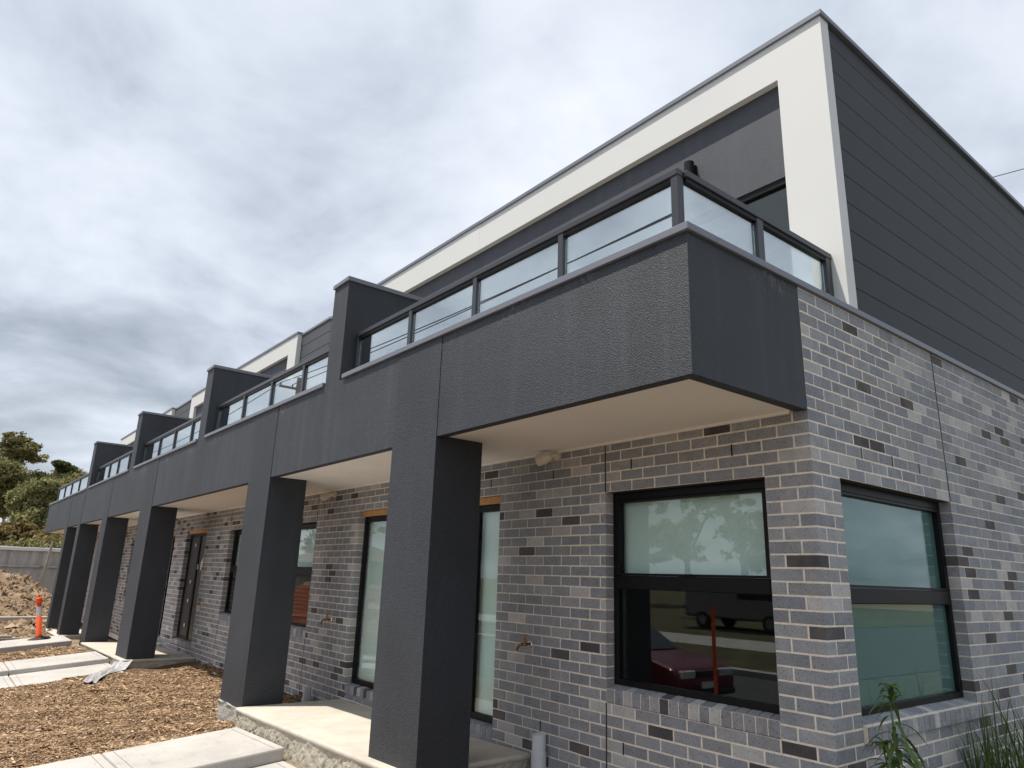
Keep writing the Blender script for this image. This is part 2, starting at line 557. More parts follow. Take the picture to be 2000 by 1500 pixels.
# ------------------------------------------------------------------ key dimensions (metres, corner of the brickwork at x=0, y=0)
D = -1.213            # balcony face
ZB = 0.156            # underside of balcony
YU = 0.83             # white frame face
YI = 0.905            # recessed upper wall
YC = 0.925            # cladding face between the frames
C0 = 0.086            # brick course
zcap = lambda x: 1.037 + 0.0058 * max(0, -x)      # underside of parapet flashing
zcapt = lambda x: zcap(x) + 0.05
zrail = lambda x: 1.545 + 0.0085 * max(0, -x)     # underside of top rail
zroof = lerp_tab([(-31, 4.16), (-22.3, 4.09), (-15.7, 4.02), (-11.7, 3.97), (-8.1, 3.915), (0, 3.909)])
COLS = [(-3.39, -2.64, -2.45), (-7.33, -6.51, -2.54), (-13.93, -12.93, -2.80), (-18.28, -17.58, -2.86), (-22.33, -21.81, -3.03), (-24.95, -24.45, -3.0)]
OCC = [(a, b, D, -0.735, z, ZB) for a, b, z in COLS] + [(-30.7, 0, D, -1.1, ZB, 1.05)]

zx = lerp_tab([(-200, -2.7), (-60, -2.75), (-38, -2.9), (-30, -2.98), (-22, -3.0), (-18, -2.90), (-13, -2.82), (-9, -2.79), (-6.3, -2.76), (-4.9, -2.72), (0, -2.64), (6, -2.55), (200, -2.4)])


def gz(x, y):
    b = zx(x)
    if y >= -1.35:
        return b
    if y >= -5.4:
        return b + 0.09 * (y + 1.35)
    e = b + 0.09 * (-5.4 + 1.35)
    r = -3.17
    if y >= -5.8:
        return e + (r - e) * (-5.4 - y) / 0.4
    if y >= -12.0:
        return r
    if y >= -17:
        return r + 0.45 * (-12.0 - y) / 5.0
    return r + 0.45 + 0.03 * (-17 - max(y, -60))


# ------------------------------------------------------------------ the ground
def grid_sheet(name, mat, xs, ys, fz, kind='structure'):
    v = [(x, y, fz(x, y)) for y in ys for x in xs]
    nx = len(xs)
    f = [(j * nx + i, j * nx + i + 1, (j + 1) * nx + i + 1, (j + 1) * nx + i) for j in range(len(ys) - 1) for i in range(nx - 1)]
    me = bpy.data.meshes.new(name)
    me.from_pydata(v, [], f)
    me.materials.append(mat)
    me.polygons.foreach_set('use_smooth', [True] * len(f))
    o = bpy.data.objects.new(name, me)
    WORLD[o] = I4
    link(o)
    o['kind'] = kind
    return o


def span(a, b, n):
    return [a + (b - a) * i / n for i in range(n + 1)]


xs = [-900, -400, -200, -120, -80] + span(-60, 10, 56) + [20, 40, 80, 200, 500, 900]
ys = [-900, -400, -150, -60, -40, -30, -25, -20, -17, -15, -13.5, -12, -11.9, -9, -5.85, -5.4, -4.6, -3.8, -3, -2.3, -1.7, -1.35, -1, -.5, 0, .5, 2, 5, 9, 15, 30, 80, 300, 900]
grid_sheet('ground', M['ground'], xs, ys, lambda x, y: gz(x, y) - 0.03)
grid_sheet('road', M['road'], span(-120, 60, 30), [-11.9, -9, -5.85], lambda x, y: -3.17 + 0.004)
grid_sheet('grass_verge', M['grass'], span(-300, 200, 100), [-700, -300, -120, -60, -40, -26, -20, -17.6, -17], lambda x, y: gz(x, y) + 0.004)
grid_sheet('roadside_grass', M['grass'], span(-120, 60, 60), [-15.3, -14, -12.3], lambda x, y: gz(x, y) + 0.006)
grid_sheet('footpath', M['path'], span(-120, 60, 60), [-17, -16, -15.3], lambda x, y: gz(x, y) + 0.02)
kb = MB()
kb.box(-120, 60, -12.3, -11.9, -3.3, -3.03)
o = kb.build('kerb', M['kerb'])
o['kind'] = 'structure'

# mulch beds: bumpy sheet + loose chips


def heap(x, y):
    """mulch banks up against the wall and in small humps"""
    h = 0.0
    if y > -0.75:
        h += 0.10 * (y + 0.75) / 0.75
    h += 0.018 * math.sin(x * 3.1 + y * 2.2) + 0.014 * math.sin(x * 7.3 - y * 5.1)
    return h


BEDS = [(-12.86, -6.0, -5.2, -0.012), (-18.4, -15.32, -5.2, -0.012), (-2.7, -0.05, -5.0, -0.012)]
for k, (a, b, c, d_) in enumerate(BEDS):
    grid_sheet('mulch_bed', M['mulch_bed'], span(a, b, int((b - a) * 9)), span(c, d_, 46), lambda x, y: gz(x, y) + 0.012 + heap(x, y))


def scatter_chips(name, mat, n, rect, fz, size, flat=0.35, parent=None, keep=None, sig=0.50):
    a, b, c, d_ = rect
    x = rng.uniform(a, b, n)
    y = c + (d_ - c) * rng.uniform(0, 1, n)
    if keep is not None:
        k = np.array([keep(p, q) for p, q in zip(x, y)])
        x, y = x[k], y[k]
        n = len(x)
    z = np.array([fz(p, q) for p, q in zip(x, y)]) + rng.uniform(0.0, 0.022, n)
    L = size * rng.lognormal(0, sig, n)
    W = L * rng.uniform(0.16, 0.42, n)
    T = W * flat
    yaw = rng.uniform(0, 2 * np.pi, n)
    pit = rng.normal(0, 0.22, n)
    rol = rng.normal(0, 0.5, n)
    ax = np.stack([np.cos(yaw) * np.cos(pit), np.sin(yaw) * np.cos(pit), np.sin(pit)], 1)
    s0 = np.stack([-np.sin(yaw), np.cos(yaw), 0 * yaw], 1)
    up = np.cross(ax, s0)
    sd = s0 * np.cos(rol)[:, None] + up * np.sin(rol)[:, None]
    nn = np.cross(ax, sd)
    P = np.stack([x, y, z], 1)
    h = 0.5
    v = np.stack([P - ax * (L * h)[:, None], P + sd * (W * h)[:, None] - ax * (L * .3)[:, None], P + ax * (L * h)[:, None] + sd * (W * .2)[:, None],
                  P - sd * (W * h)[:, None] + ax * (L * .2)[:, None], P + nn * T[:, None]], 1).reshape(-1, 3)
    base = np.arange(n)[:, None] * 5
    tri = np.array([[0, 1, 4], [1, 2, 4], [2, 3, 4], [3, 0, 4]])
    F = (base[:, :, None] + tri[None]).reshape(-1, 3)
    me = bpy.data.meshes.new(name)
    me.vertices.add(len(v))
    me.vertices.foreach_set('co', v.astype(np.float32).ravel())
    me.loops.add(F.size)
    me.loops.foreach_set('vertex_index', F.astype(np.int32).ravel())
    me.polygons.add(len(F))
    me.polygons.foreach_set('loop_start', np.arange(0, F.size, 3, dtype=np.int32))
    me.polygons.foreach_set('loop_total', np.full(len(F), 3, dtype=np.int32))
    at = me.attributes.new('tint', 'FLOAT', 'POINT')
    t = np.clip(rng.normal(0.5, 0.23, n), 0, 1)
    at.data.foreach_set('value', np.repeat(t, 5).astype(np.float32))
    me.materials.append(mat)
    me.update()
    me.validate()
    o = bpy.data.objects.new(name, me)
    WORLD[o] = I4
    link(o, parent)
    return o


fz_m = lambda x, y: gz(x, y) + 0.010 + heap(x, y)
o = scatter_chips('mulch', M['mulch'], 120000, (-12.3, -6.2, -3.9, -0.02), fz_m, 0.031, keep=lambda x, y: True)
tag(o, 'brown wood chip mulch between the two near concrete paths', 'mulch', kind='stuff')
o = scatter_chips('mulch', M['mulch'], 14000, (-18.4, -15.32, -3.4, -0.02), fz_m, 0.046)
tag(o, 'brown wood chip mulch beyond the middle concrete path', 'mulch', kind='stuff')

# ------------------------------------------------------------------ brickwork
BRICK_MESH = {}


def brick_mesh(sx, sy, sz, mat, bev=0.003):
    key = (round(sx, 3), round(sy, 3), round(sz, 3), mat.name)
    if key not in BRICK_MESH:
        b = MB()
        b.box(-sx / 2, sx / 2, -sy / 2, sy / 2, -sz / 2, sz / 2)
        me = bpy.data.meshes.new('brick')
        me.from_pydata(b.v, [], b.f)
        me.materials.append(mat)
        bm_ = bmesh.new()
        bm_.from_mesh(me)
        bmesh.ops.bevel(bm_, geom=list(bm_.edges), offset=bev, segments=1, profile=0.5, affect='EDGES')
        bm_.to_mesh(me)
        bm_.free()
        BRICK_MESH[key] = me
    return BRICK_MESH[key]


def pick_brick(r):
    q = r.random()
    if q < 0.09:
        return r.choice(BR_DARK)
    if q < 0.19:
        return r.choice(BR_LIGHT)
    return r.choice(BR_MID)


ALLB = BR_MID + BR_DARK + BR_LIGHT


def split_runs(a, b, holes):
    """interval [a,b] minus hole intervals"""
    runs = [(a, b)]
    for h0, h1 in holes:
        nr = []
        for r0, r1 in runs:
            if h1 <= r0 or h0 >= r1:
                nr.append((r0, r1))
            else:
                if h0 > r0:
                    nr.append((r0, h0))
                if h1 < r1:
                    nr.append((h1, r1))
        runs = nr
    return runs


def course_bricks(lo, hi, holes, odd, anchor, sign):
    """stretcher bond positions between lo..hi with openings cut out"""
    out = []
    for r0, r1 in split_runs(lo, hi, holes):
        if r1 - r0 < 0.02:
            continue
        n0 = int(math.floor((r0 - anchor) / 0.24)) - 2
        n1 = int(math.ceil((r1 - anchor) / 0.24)) + 2
        for k in range(n0, n1):
            s = anchor + 0.24 * k + (0.12 if odd else 0.0)
            p0, p1 = max(s, r0), min(s + 0.23, r1)
            if p1 - p0 < 0.025:
                continue
            out.append((p0, p1))
    return out


def front_wall(unit, xL, xR, openings, limit, corner=False, seed=1):
    """brick veneer with its outer face on y=0, openings as (x0,x1,z0,z1)"""
    r = random.Random(seed)
    th = 0.11
    zlo, zhi = -2.95, ZB + 0.03
    # mortar body, recessed 5 mm, cut round the openings
    w = MB()
    cuts = sorted({xL, xR - (0.0018 if corner else 0)} | {c for o_ in openings for c in o_[:2]})
    hl, hr = {o_[1] for o_ in openings}, {o_[0] for o_ in openings}
    for a, b in zip(cuts[:-1], cuts[1:]):
        m = 0.5 * (a + b)
        spans = [(zlo, zhi)]
        for (x0, x1, z0, z1) in openings:
            if x0 - 1e-6 <= m <= x1 + 1e-6:
                spans = split_runs(zlo, zhi, [(z0, z1)])
        for s0, s1 in spans:
            w.box(a + .003 * (a in hl), b - .003 * (b in hr), 0.0018, th, s0 + .003 * (s0 > zlo), s1 - .003 * (s1 < zhi))
    wall = w.build('brick_wall', M['mortar'], unit)
    bl = []
    jmax = 33
    for j in range(-3, jmax):
        z1 = -C0 * j - 0.005
        z0 = -C0 * (j + 1) + 0.005
        cz = 0.5 * (z0 + z1)
        holes = [(x0, x1) for (x0, x1, a, b) in openings if a < cz < b]
        odd = j % 2 != 0
        hi = xR - (0.24 if odd else 0.12) if corner else xR - 0.005
        # anchor so that stretchers step back from the corner
        for p0, p1 in course_bricks(xL + 0.005, hi, holes, odd, -0.24 * 200 + (0.01 if True else 0) - 0.12, 1):
            mat = pick_brick(r)
            jit = r.uniform(-0.0012, 0.0012)
            bl.append((0.5 * (p0 + p1), 0.053 + jit, cz, p1 - p0, 0.106, z1 - z0, mat, (0.5 * (p0 + p1), 0, cz)))
        if corner:
            mat = pick_brick(r)
            if odd:
                bl.append((-0.115, 0.055, cz, 0.23, 0.11, z1 - z0, mat, (-0.05, 0, cz)))
            else:
                bl.append((-0.055, 0.115, cz, 0.11, 0.23, z1 - z0, mat, (-0.05, 0, cz)))
    return wall, bl


def sill(parent, x0, x1, ztop, zbot, axis='x', face=0.0, depth=0.11, proud=0.0, seed=3, sloped=0.03, limit=99):
    """row of bricks on edge under an opening"""
    r = random.Random(seed)
    n = max(1, int(round((x1 - x0) / 0.0865)))
    wd = (x1 - x0) / n
    mo = MB()
    if axis == 'x':
        mo.box(x0, x1, face + 0.006 - proud, face + depth - 0.004, zbot, ztop - 0.028)
    else:
        mo.box(face - depth + 0.004, face - 0.006 + proud, x0, x1, zbot, ztop - 0.028)
    mo.build('sill_bed', M['mortar'], parent)
    for k in range(n):
        a, b = x0 + k * wd + 0.005, x0 + (k + 1) * wd - 0.005
        mat = pick_brick(r)
        m = MB()
        dz = r.uniform(-0.0015, 0.0015)
        if axis == 'x':
            yf, yb = face - proud, face + depth
            m.hexa([(a, yf, zbot), (b, yf, zbot), (b, yb, zbot), (a, yb, zbot), (a, yf, ztop - sloped + dz), (b, yf, ztop - sloped + dz), (b, yb, ztop + dz), (a, yb, ztop + dz)])
        else:
            xf, xb = face + proud, face - depth
            m.hexa([(xb, a, zbot), (xf, a, zbot), (xf, b, zbot), (xb, b, zbot), (xb, a, ztop + dz), (xf, a, ztop - sloped + dz), (xf, b, ztop - sloped + dz), (xb, b, ztop + dz)])
        m.build('sill_brick', mat, parent, bevel=0.003)


def finish_bricks(wall_specs, limit):
    """bricks of one townhouse: nearest visible as objects across its walls, rest joined per wall"""
    allb = []
    for wall, bl in wall_specs:
        for b in bl:
            fp = b[7]
            vis = in_frame(fp) and not blocked(fp, OCC)
            allb.append(((Vector(fp) - CAM_LOC).length if vis else 1e6, wall, b))
    order = sorted(range(len(allb)), key=lambda i: allb[i][0])
    single = {i for i in order[:limit] if allb[i][0] < 1e5}
    rest = {}
    for i, (dd, wall, b) in enumerate(allb):
        cx, cy, cz, sx, sy, sz, mat, fp = b
        if i in single:
            o = bpy.data.objects.new('brick', brick_mesh(sx, sy, sz, mat))
            o.location = (cx, cy, cz)
            o.rotation_euler = (rnd.gauss(0, .0022), rnd.gauss(0, .0025), rnd.gauss(0, .0022))
            WORLD[o] = I4
            link(o, wall)
        else:
            rest.setdefault(wall, MB()).box(cx - sx / 2, cx + sx / 2, cy - sy / 2, cy + sy / 2, cz - sz / 2, cz + sz / 2, ALLB.index(mat))
    for wall, mb in rest.items():
        o = mb.build('brickwork', ALLB, wall)
        o['kind'] = 'stuff'


# ------------------------------------------------------------------ windows and doors (front: plane y; side: plane x)
def abox(mb, axis, a0, a1, o0, o1, z0, z1, mi=0):
    if axis == 'x':
        mb.box(a0, a1, -o1, -o0, z0, z1, mi)
    else:
        mb.box(o0, o1, a0, a1, z0, z1, mi)


def window(unit, axis, a0, a1, z0, z1, ztr, glass, blind_up=True, blind_low=False, set_back=0.10, head=0.065):
    """aluminium awning window over a fixed pane; name parts plainly"""
    o1, o0 = -set_back + 0.012, -set_back - 0.045
    fr = MB()
    fw = 0.05
    abox(fr, axis, a0 + .002, a0 + fw, o0, o1, z0, z1 - .002)
    abox(fr, axis, a1 - fw, a1 - .002, o0, o1, z0, z1 - .002)
    abox(fr, axis, a0 + fw, a1 - fw, o0, o1, z1 - head, z1 - .002)
    abox(fr, axis, a0 + fw, a1 - fw, o0, o1, z0, z0 + 0.045)
    win = fr.build('window', M['black'], unit, bevel=0.004)
    tb = MB()
    abox(tb, axis, a0 + fw + .001, a1 - fw - .001, o0 + .004, o1 + .012, ztr - 0.055, ztr + 0.05)
    tb.build('transom', M['black'], win, bevel=0.006)
    sb = MB()   # sash of the upper awning light
    s = 0.03
    abox(sb, axis, a0 + fw + .002, a0 + fw + s, o0 + .006, o1 + .006, ztr + .052 + s * .6, z1 - head - .002 - s * .6)
    abox(sb, axis, a1 - fw - s, a1 - fw - .002, o0 + .006, o1 + .006, ztr + .052 + s * .6, z1 - head - .002 - s * .6)
    abox(sb, axis, a0 + fw + .002, a1 - fw - .002, o0 + .006, o1 + .006, z1 - head - .002 - s * .6, z1 - head - .0022)
    abox(sb, axis, a0 + fw + .002, a1 - fw - .002, o0 + .006, o1 + .006, ztr + .0522, ztr + .052 + s * .6)
    sb.build('sash', M['black'], win)
    for lo, hi in ((ztr + 0.045, z1 - head + .005), (z0 + 0.04, ztr - 0.05)):
        g = MB()
        abox(g, axis, a0 + fw - .01, a1 - fw + .01, -set_back - 0.022, -set_back - 0.017, lo, hi)
        g.build('pane', glass, win)
    if blind_up:
        b = MB()
        abox(b, axis, a0 + .03, a1 - .03, -set_back - 0.075, -set_back - 0.07, ztr - (0.02 if not blind_low else 0), z1 - .03)
        b.build('blind', M['blind'], win)
    if blind_low:
        b = MB()
        abox(b, axis, a0 + .03, a1 - .03, -set_back - 0.085, -set_back - 0.08, z0 + .02, ztr + .01)
        b.build('blind', M['blind'], win)
    if axis == 'x':
        w2 = MB()
        m = 0.5 * (a0 + a1)
        w2.tube([(m - .06, -o1 - .016, ztr + .056), (m + .05, -o1 - .02, ztr + .056)], 0.006, 6)
        w2.tube([(m + .05, -o1 - .02, ztr + .056), (m + .06, -o1 - .03, ztr + .068)], 0.007, 6)
        w2.build('winder', M['black'], win)
    return win


def room(unit, x0, x1, y0, y1, z0, z1, name='room_shell'):
    m = MB()
    t = 0.02
    m.box(x0, x1, y1, y1 + t, z0, z1)
    m.box(x0, x0 + t, y0, y1, z0, z1)
    m.box(x1 - t, x1, y0, y1, z0, z1)
    m.box(x0 + t, x1 - t, y0, y1, z1, z1 + t)
    m.box(x0 + t, x1 - t, y0, y1, z0 - t, z0)
    return m.build(name, M['interior'], unit)


# ------------------------------------------------------------------ the terrace, one townhouse at a time
DOOR_H = -0.172
WIN_H, WIN_S = -0.258, -1.892
ZT = -0.98            # transom height

UNITS = [
    dict(xL=-5.10, xR=0.0, fin=(-5.10, -4.725, 2.31), label='corner townhouse at the near end with wraparound glass balcony and dark clad side wall',
         wins=[(-1.85, -0.35)], door=(-4.45, -3.31), cols=[0], posts=[-1.28, -2.40, -3.51], limit=300),
    dict(xL=-10.27, xR=-5.10, fin=(-10.27, -9.895, 2.385), label='second townhouse from the corner, behind the concrete porch between the two nearest pillars',
         wins=[(-9.25, -7.77)], door=(-6.40, -5.30), cols=[1], posts=[-6.20, -7.34, -8.52], limit=300),
    dict(xL=-15.86, xR=-10.27, fin=(-15.86, -15.40, 2.48), label='third townhouse from the corner with a paper note hanging on its dark front door',
         wins=[(-11.80, -10.30)], door=(-14.84, -13.33), cols=[2], posts=[-11.42, -12.67, -13.91], limit=300),
    dict(xL=-22.04, xR=-15.86, fin=(-22.04, -21.53, 2.57), label='fourth townhouse from the corner, beyond the middle concrete path',
         wins=[(-20.6, -19.1)], door=(-16.40, -15.32), cols=[3, 4], posts=[-17.02, -18.40, -19.62], limit=150),
    dict(xL=-30.74, xR=-22.04, fin=None, label='farthest townhouse of the row, in front of the trees and grey fence',
         wins=[(-29.2, -27.6)], door=(-24.2, -22.9), cols=[5], posts=[-24.95, -26.74, -28.45, -30.22], limit=0),
]


def townhouse(i, u):
    xL, xR = u['xL'], u['xR']
    corner = i == 0
    g = 0.0015                                   # hairline between units
    a, b = xL + g, xR - (0 if corner else g)
    unit = thing('townhouse', ((xL + xR) / 2, 0, zx((xL + xR) / 2)), u['label'], 'townhouse', 'townhouses in the terrace row')
    # --- ground floor brick front
    ops = [(w0, w1, WIN_S, WIN_H) for w0, w1 in u['wins']]
    zd = -2.43 if i < 2 else (-2.55 if i == 2 else -2.62)
    d0, d1 = u['door']
    zsl = zd + 0.115
    ops.append((d0, d1, zd - 0.02, DOOR_H))
    wall, bl = front_wall(unit, a, b, ops, u['limit'], corner, seed=10 + i)
    specs = [(wall, bl)]
    for k, (w0, w1) in enumerate(u['wins']):
        sill(wall, w0, w1, -1.762, WIN_S + .001, 'x', 0.0, 0.112, 0.004, seed=40 + i)
        for xx in ((w0, w1) if not corner else (w0,)):
            if corner or i < 3:
                part('joint_seal', M['joint'], wall, [(xx - .006, xx + .006, -.0022, .02, -2.9, WIN_S - .006)])
                part('joint_seal', M['joint'], wall, [(xx - .006, xx + .006, -.0022, .02, WIN_H + .004, ZB)])
        window(unit, 'x', w0, w1, -1.765, WIN_H, ZT, M['glass'], True, False)
        part('lintel', M['joint'], unit, [(w0 + .003, w1 - .003, .012, .105, WIN_H - .001, WIN_H + .008)])
    # weep holes
    wr = random.Random(5 + i)
    for k in range(int((xR - xL) / 0.96)):
        for zz, off in ((-0.043, 0.115), (-2.193, 0.235)):
            xx = -off - 0.24 * (round(-xR / 0.24) + 2 + 4 * k)
            if xx < xL + .1 or any(o0 - .05 < xx < o1 + .05 and z0 < zz < z1 for o0, o1, z0, z1 in ops):
                continue
            part('weep_hole', M['hole'], wall, [(xx - .0055, xx + .0055, -.0016, .02, zz - .042, zz + .042)])
    # --- door recess: sidelight on the inner side, door leaf on the other
    sill(wall, d0, d1, zsl, zd - 0.001, 'x', 0.0, 0.112, 0.0, seed=60 + i, sloped=0.012)
    part('packing_timber', M['timber'], unit, [(d0 + .01, d1 - .01, .045, .085, DOOR_H - .076, DOOR_H - .006)])
    zf = DOOR_H - 0.078
    mirrored = i in (1, 3)
    dn = 0.515
    if i == 2:
        s0, s1, l0, l1 = d0, d0 + 0.75, d0 + 0.75, d1      # dark panel on the left, leaf on the right
    elif mirrored:
        s0, s1 = (d0, d0 + 0.72)
        l0, l1 = d0 + 0.72, d1
    else:
        s0, s1 = d1 - dn, d1
        l0, l1 = d0, d1 - dn
    if i == 3:
        s0, s1, l0, l1 = d1 - .35, d1, d0, d1 - .35
    fr = MB()
    y0, y1 = .088, .14
    fr.box(s0, s0 + .055, y0, y1, zsl + .002, zf)
    fr.box(s1 - .055, s1, y0, y1, zsl + .002, zf)
    fr.box(s0 + .055, s1 - .055, y0, y1, zf - .07, zf)
    fr.box(s0 + .055, s1 - .055, y0, y1, zsl + .002, zsl + .06)
    sd = fr.build('sidelight', M['black'], unit, bevel=.004)
    part('pane', M['door'] if i == 2 else M['glass'], sd, [(s0 + .05, s1 - .05, .108, .113, zsl + .05, zf - .06)])
    part('blind', M['blind'], sd, [(s0 + .01, s1 - .01, .165, .17, zsl + .01, zf)])
    fr = MB()
    fr.box(l0 + .001, l0 + .05, y0 + .002, y1, zsl + .002, zf)
    fr.box(l1 - .05, l1 - .001, y0 + .002, y1, zsl + .002, zf)
    fr.box(l0 + .05, l1 - .05, y0 + .002, y1, zf - .05, zf)
    df = fr.build('door_frame', M['black'], unit, bevel=.004)
    leaf = part('door', M['door'], unit, [(l0 + .053, l1 - .053, .112, .15, zsl + .006, zf - .053)], bevel=.004)
    part('edge_strip', M['tape'] if corner else M['door'], leaf, [(l1 - .051, l1 - .038, .098, .111, zsl + .3, zf - .5)])
    if i == 2:
        for zz in (-0.50, -1.27, -1.66, -2.16):
            part('tape_patch', M['tape'], sd, [(s1 - .30, s1 - .22, .085, .087, zz - .03, zz + .04)], bevel=.0008)
        part('lock_cover', M['tape'], leaf, [(l0 + .02, l0 + .10, .095, .110, -1.0, -.90)])
        pm = MB()
        xa = l0 + .28
        pm.add([(xa, .10, -1.02), (xa + .17, .075, -1.02), (xa + .20, .085, -.82), (xa + .27, .10, -.62), (xa + .19, .09, -.72), (xa + .02, .085, -.86),
                (xa, .104, -1.02), (xa + .17, .079, -1.02), (xa + .20, .089, -.82), (xa + .27, .104, -.62), (xa + .19, .094, -.72), (xa + .02, .089, -.86)],
               [(0, 1, 2, 5), (5, 2, 3, 4), (6, 11, 8, 7), (11, 10, 9, 8), (0, 6, 7, 1), (1, 7, 8, 2), (2, 8, 9, 3), (3, 9, 10, 4), (4, 10, 11, 5), (5, 11, 6, 0)])
        pm.build('paper_note', M['paper'], leaf)
    # --- side brick wall of the corner house
    if corner:
        YE = 7.2
        so0, so1 = 0.35, 2.165
        w = MB()
        for (p0, p1, q0, q1) in ((0.1105, so0 - .003, -2.95, .1), (.002, so0 - .003, ZB + .031, 1.036), (.1105, so0 - .003, .1, ZB + .031), (so0 - .003, so1 + .003, WIN_H + .003, 1.036), (so0 - .003, so1 + .003, -2.95, WIN_S - .003), (so1 + .003, YE, -2.95, 1.036)):
            w.box(-.11, -.0018, p0, p1, q0, q1)
        side = w.build('side_brick_wall', M['mortar'], unit)
        r = random.Random(99)
        bs = []
        for j in range(-12, 33):
            z1 = -C0 * j - .005
            z0 = max(-2.95, -C0 * (j + 1) + .005)
            cz = .5 * (z0 + z1)
            holes = [(so0, so1)] if WIN_S < cz < WIN_H else []
            odd = j % 2 != 0
            start = (0.12 if odd else 0.24) if j >= -3 else 0.004
            for p0, p1 in course_bricks(start, YE, holes, odd, -0.24 * 10 + (0.0 if True else 0), 1):
                mat = pick_brick(r)
                bs.append((-0.053 + r.uniform(-.0012, .0012), .5 * (p0 + p1), cz, .106, p1 - p0, z1 - z0, mat, (0, .5 * (p0 + p1), cz)))
        # partial top course under the flashing
        bs = [b_ for b_ in bs if b_[2] + b_[5] / 2 < 1.037]
        specs.append((side, bs))
        sill(side, so0, so1 + .02, -1.762, WIN_S + .001, 'y', 0.0, 0.112, 0.03, seed=77, sloped=0.035)
        part('joint_seal', M['joint'], side, [(-.02, .0022, so1 - .006, so1 + .006, WIN_H + .004, 1.034)])
        part('joint_seal', M['joint'], side, [(-.02, .0022, so1 + .022, so1 + .034, -2.9, WIN_S - .006)])
        for yy, zz in ((0.70, -.043), (1.18, -.043), (1.64, -.043), (0.94, -2.02), (1.9, -2.02)):
            part('weep_hole', M['hole'], side, [(-.02, .0016, yy - .012, yy, zz - .04, zz + .04)])
        window(unit, 'y', so0, so1, -1.765, WIN_H, -1.02, M['glass_side'], True, True)
        part('lintel', M['joint'], unit, [(-.105, -.012, so0 + .003, so1 - .003, WIN_H - .001, WIN_H + .008)])
    finish_bricks(specs, u['limit'])
    # rooms behind the glass
    room(unit, a + .02, b - (.125 if corner else .02), .19, 5.0, -2.6, .12)
    # --- balcony
    fasc = MB()
    fasc.sbox(a, b, D, D + .085, ZB, zcap)
    fa = fasc.build('balcony_fascia', M['render'], unit)
    if corner:
        part('balcony_return', M['render'], unit, [(-.085, 0.0, D + .085, -.001, ZB, 1.036)])
    dk = MB()
    dk.box(a, b - (.086 if corner else 0), D + .0855, YI - .002, .30, .36)
    dk.build('balcony_floor', M['porch'], unit)
    e1 = b - (.09 if corner else 0)
    ns = max(1, round((e1 - a) / 2.4))
    for k in range(ns):
        p0, p1 = a + (e1 - a) * k / ns, a + (e1 - a) * (k + 1) / ns
        part('soffit_sheet', M['soffit'], unit, [(p0 + .0012, p1 - .0012, D + .088, -.022, ZB + .012, ZB + .03)], bevel=.0015)
    bd = MB()
    bd.box(a, b - (.12 if corner else 0), -.0215, -.001, ZB - .008, ZB + .03)
    bd.build('cornice_strip', M['beading'], unit)
    # parapet inner skin
    pi_ = MB()
    pi_.sbox(a, b - (.26 if corner else 0), D + .20, D + .24, .36, lambda x: zcap(x) - .002)
    if corner:
        pi_.box(-.26, -.22, D + .2, YU - .02, .36, 1.034)
    pi_.build('parapet_lining', M['render_fin'], unit)
    # flashing along the parapet top
    cl = MB()
    xa = (u['fin'][1] + .0) if u['fin'] else a
    x_l = u['fin'][0] + .001 if u['fin'] else a - .02
    fin_gap = 0.10 if u['fin'] else 0
    cx0 = (xa + fin_gap) if u['fin'] else a - .03
    cx1 = b + .025 if corner else b - 0.02
    # the lip in front of the fin end runs a little past it
    cl.sbox(cx0, cx1, D - .025, D + .26, zcap, zcapt)
    cl.build('parapet_flashing', M['flash'], unit, bevel=.004)
    if corner:
        part('side_flashing', M['flash'], unit, [(-.30, .025, D + .2605, 7.2, 1.037, 1.087)], bevel=.004)
    for ci in u['cols']:
        c0, c1, cz = COLS[ci]
        cm = MB()
        cm.sbox(c0, c1, D - .005, -.735, cz, ZB + .011)
        cm.sbox(c0, c1, D - .005, D - .0005, ZB + .011, lambda x: zcap(x) - .003)
        cm.build('column', M['render_col'], unit)
        fm = MB()
        bz = gz(.5 * (c0 + c1), D) - .12
        fm.box(c0 - .012, c1 + .012, D - .02, -.72, bz, cz - .004)
        fm.build('column_footing', M['footing'], unit, cuts=5, jitter=.012)
    # --- balustrade
    ry0, ry1 = D + .145, D + .205
    xe = u['fin'][1] if u['fin'] else -30.30
    xs_ = -.165 if corner else (xR - .35 if i != 1 else -5.45)
    if i == 1:
        xs_ = -5.20
    elif i > 1:
        xs_ = xR - .02
    rail = MB()
    rail.sbox(xe + .002, xs_, ry0 - .006, ry1 + .006, lambda x: zrail(x) + .01, lambda x: zrail(x) + .06)
    rl = rail.build('balustrade', M['rail'], unit, bevel=.005)
    ch = MB()
    ch.sbox(xe + .002, xs_ - .06, ry0 + .006, ry1 - .006, lambda x: zrail(x) - .022, lambda x: zrail(x) + .009)
    ch.build('glazing_channel', M['black'], rl)
    ps = [p for p in u['posts']]
    allp = ([-.165 - .03] if corner else []) + ps + ([xe + .04] if u['fin'] else [])
    for p in allp:
        pm = MB()
        hw = .03
        pm.box(p - hw, p + hw, ry0, ry1, zcapt(p) + .0005, zrail(p) + .009)
        pm.build('post', M['rail'], rl, bevel=.004)
    edges = sorted(allp + ([] if corner else [xs_ + .02]) + ([] if u['fin'] else []))
    for p0, p1 in zip(edges[:-1], edges[1:]):
        gm = MB()
        gm.sbox(p0 + .032, p1 - .032, .5 * (ry0 + ry1) - .004, .5 * (ry0 + ry1) + .004, lambda x: zcapt(x) + .012, lambda x: zrail(x) - .012)
        gm.build('glass_panel', M['glass_rail'], rl)
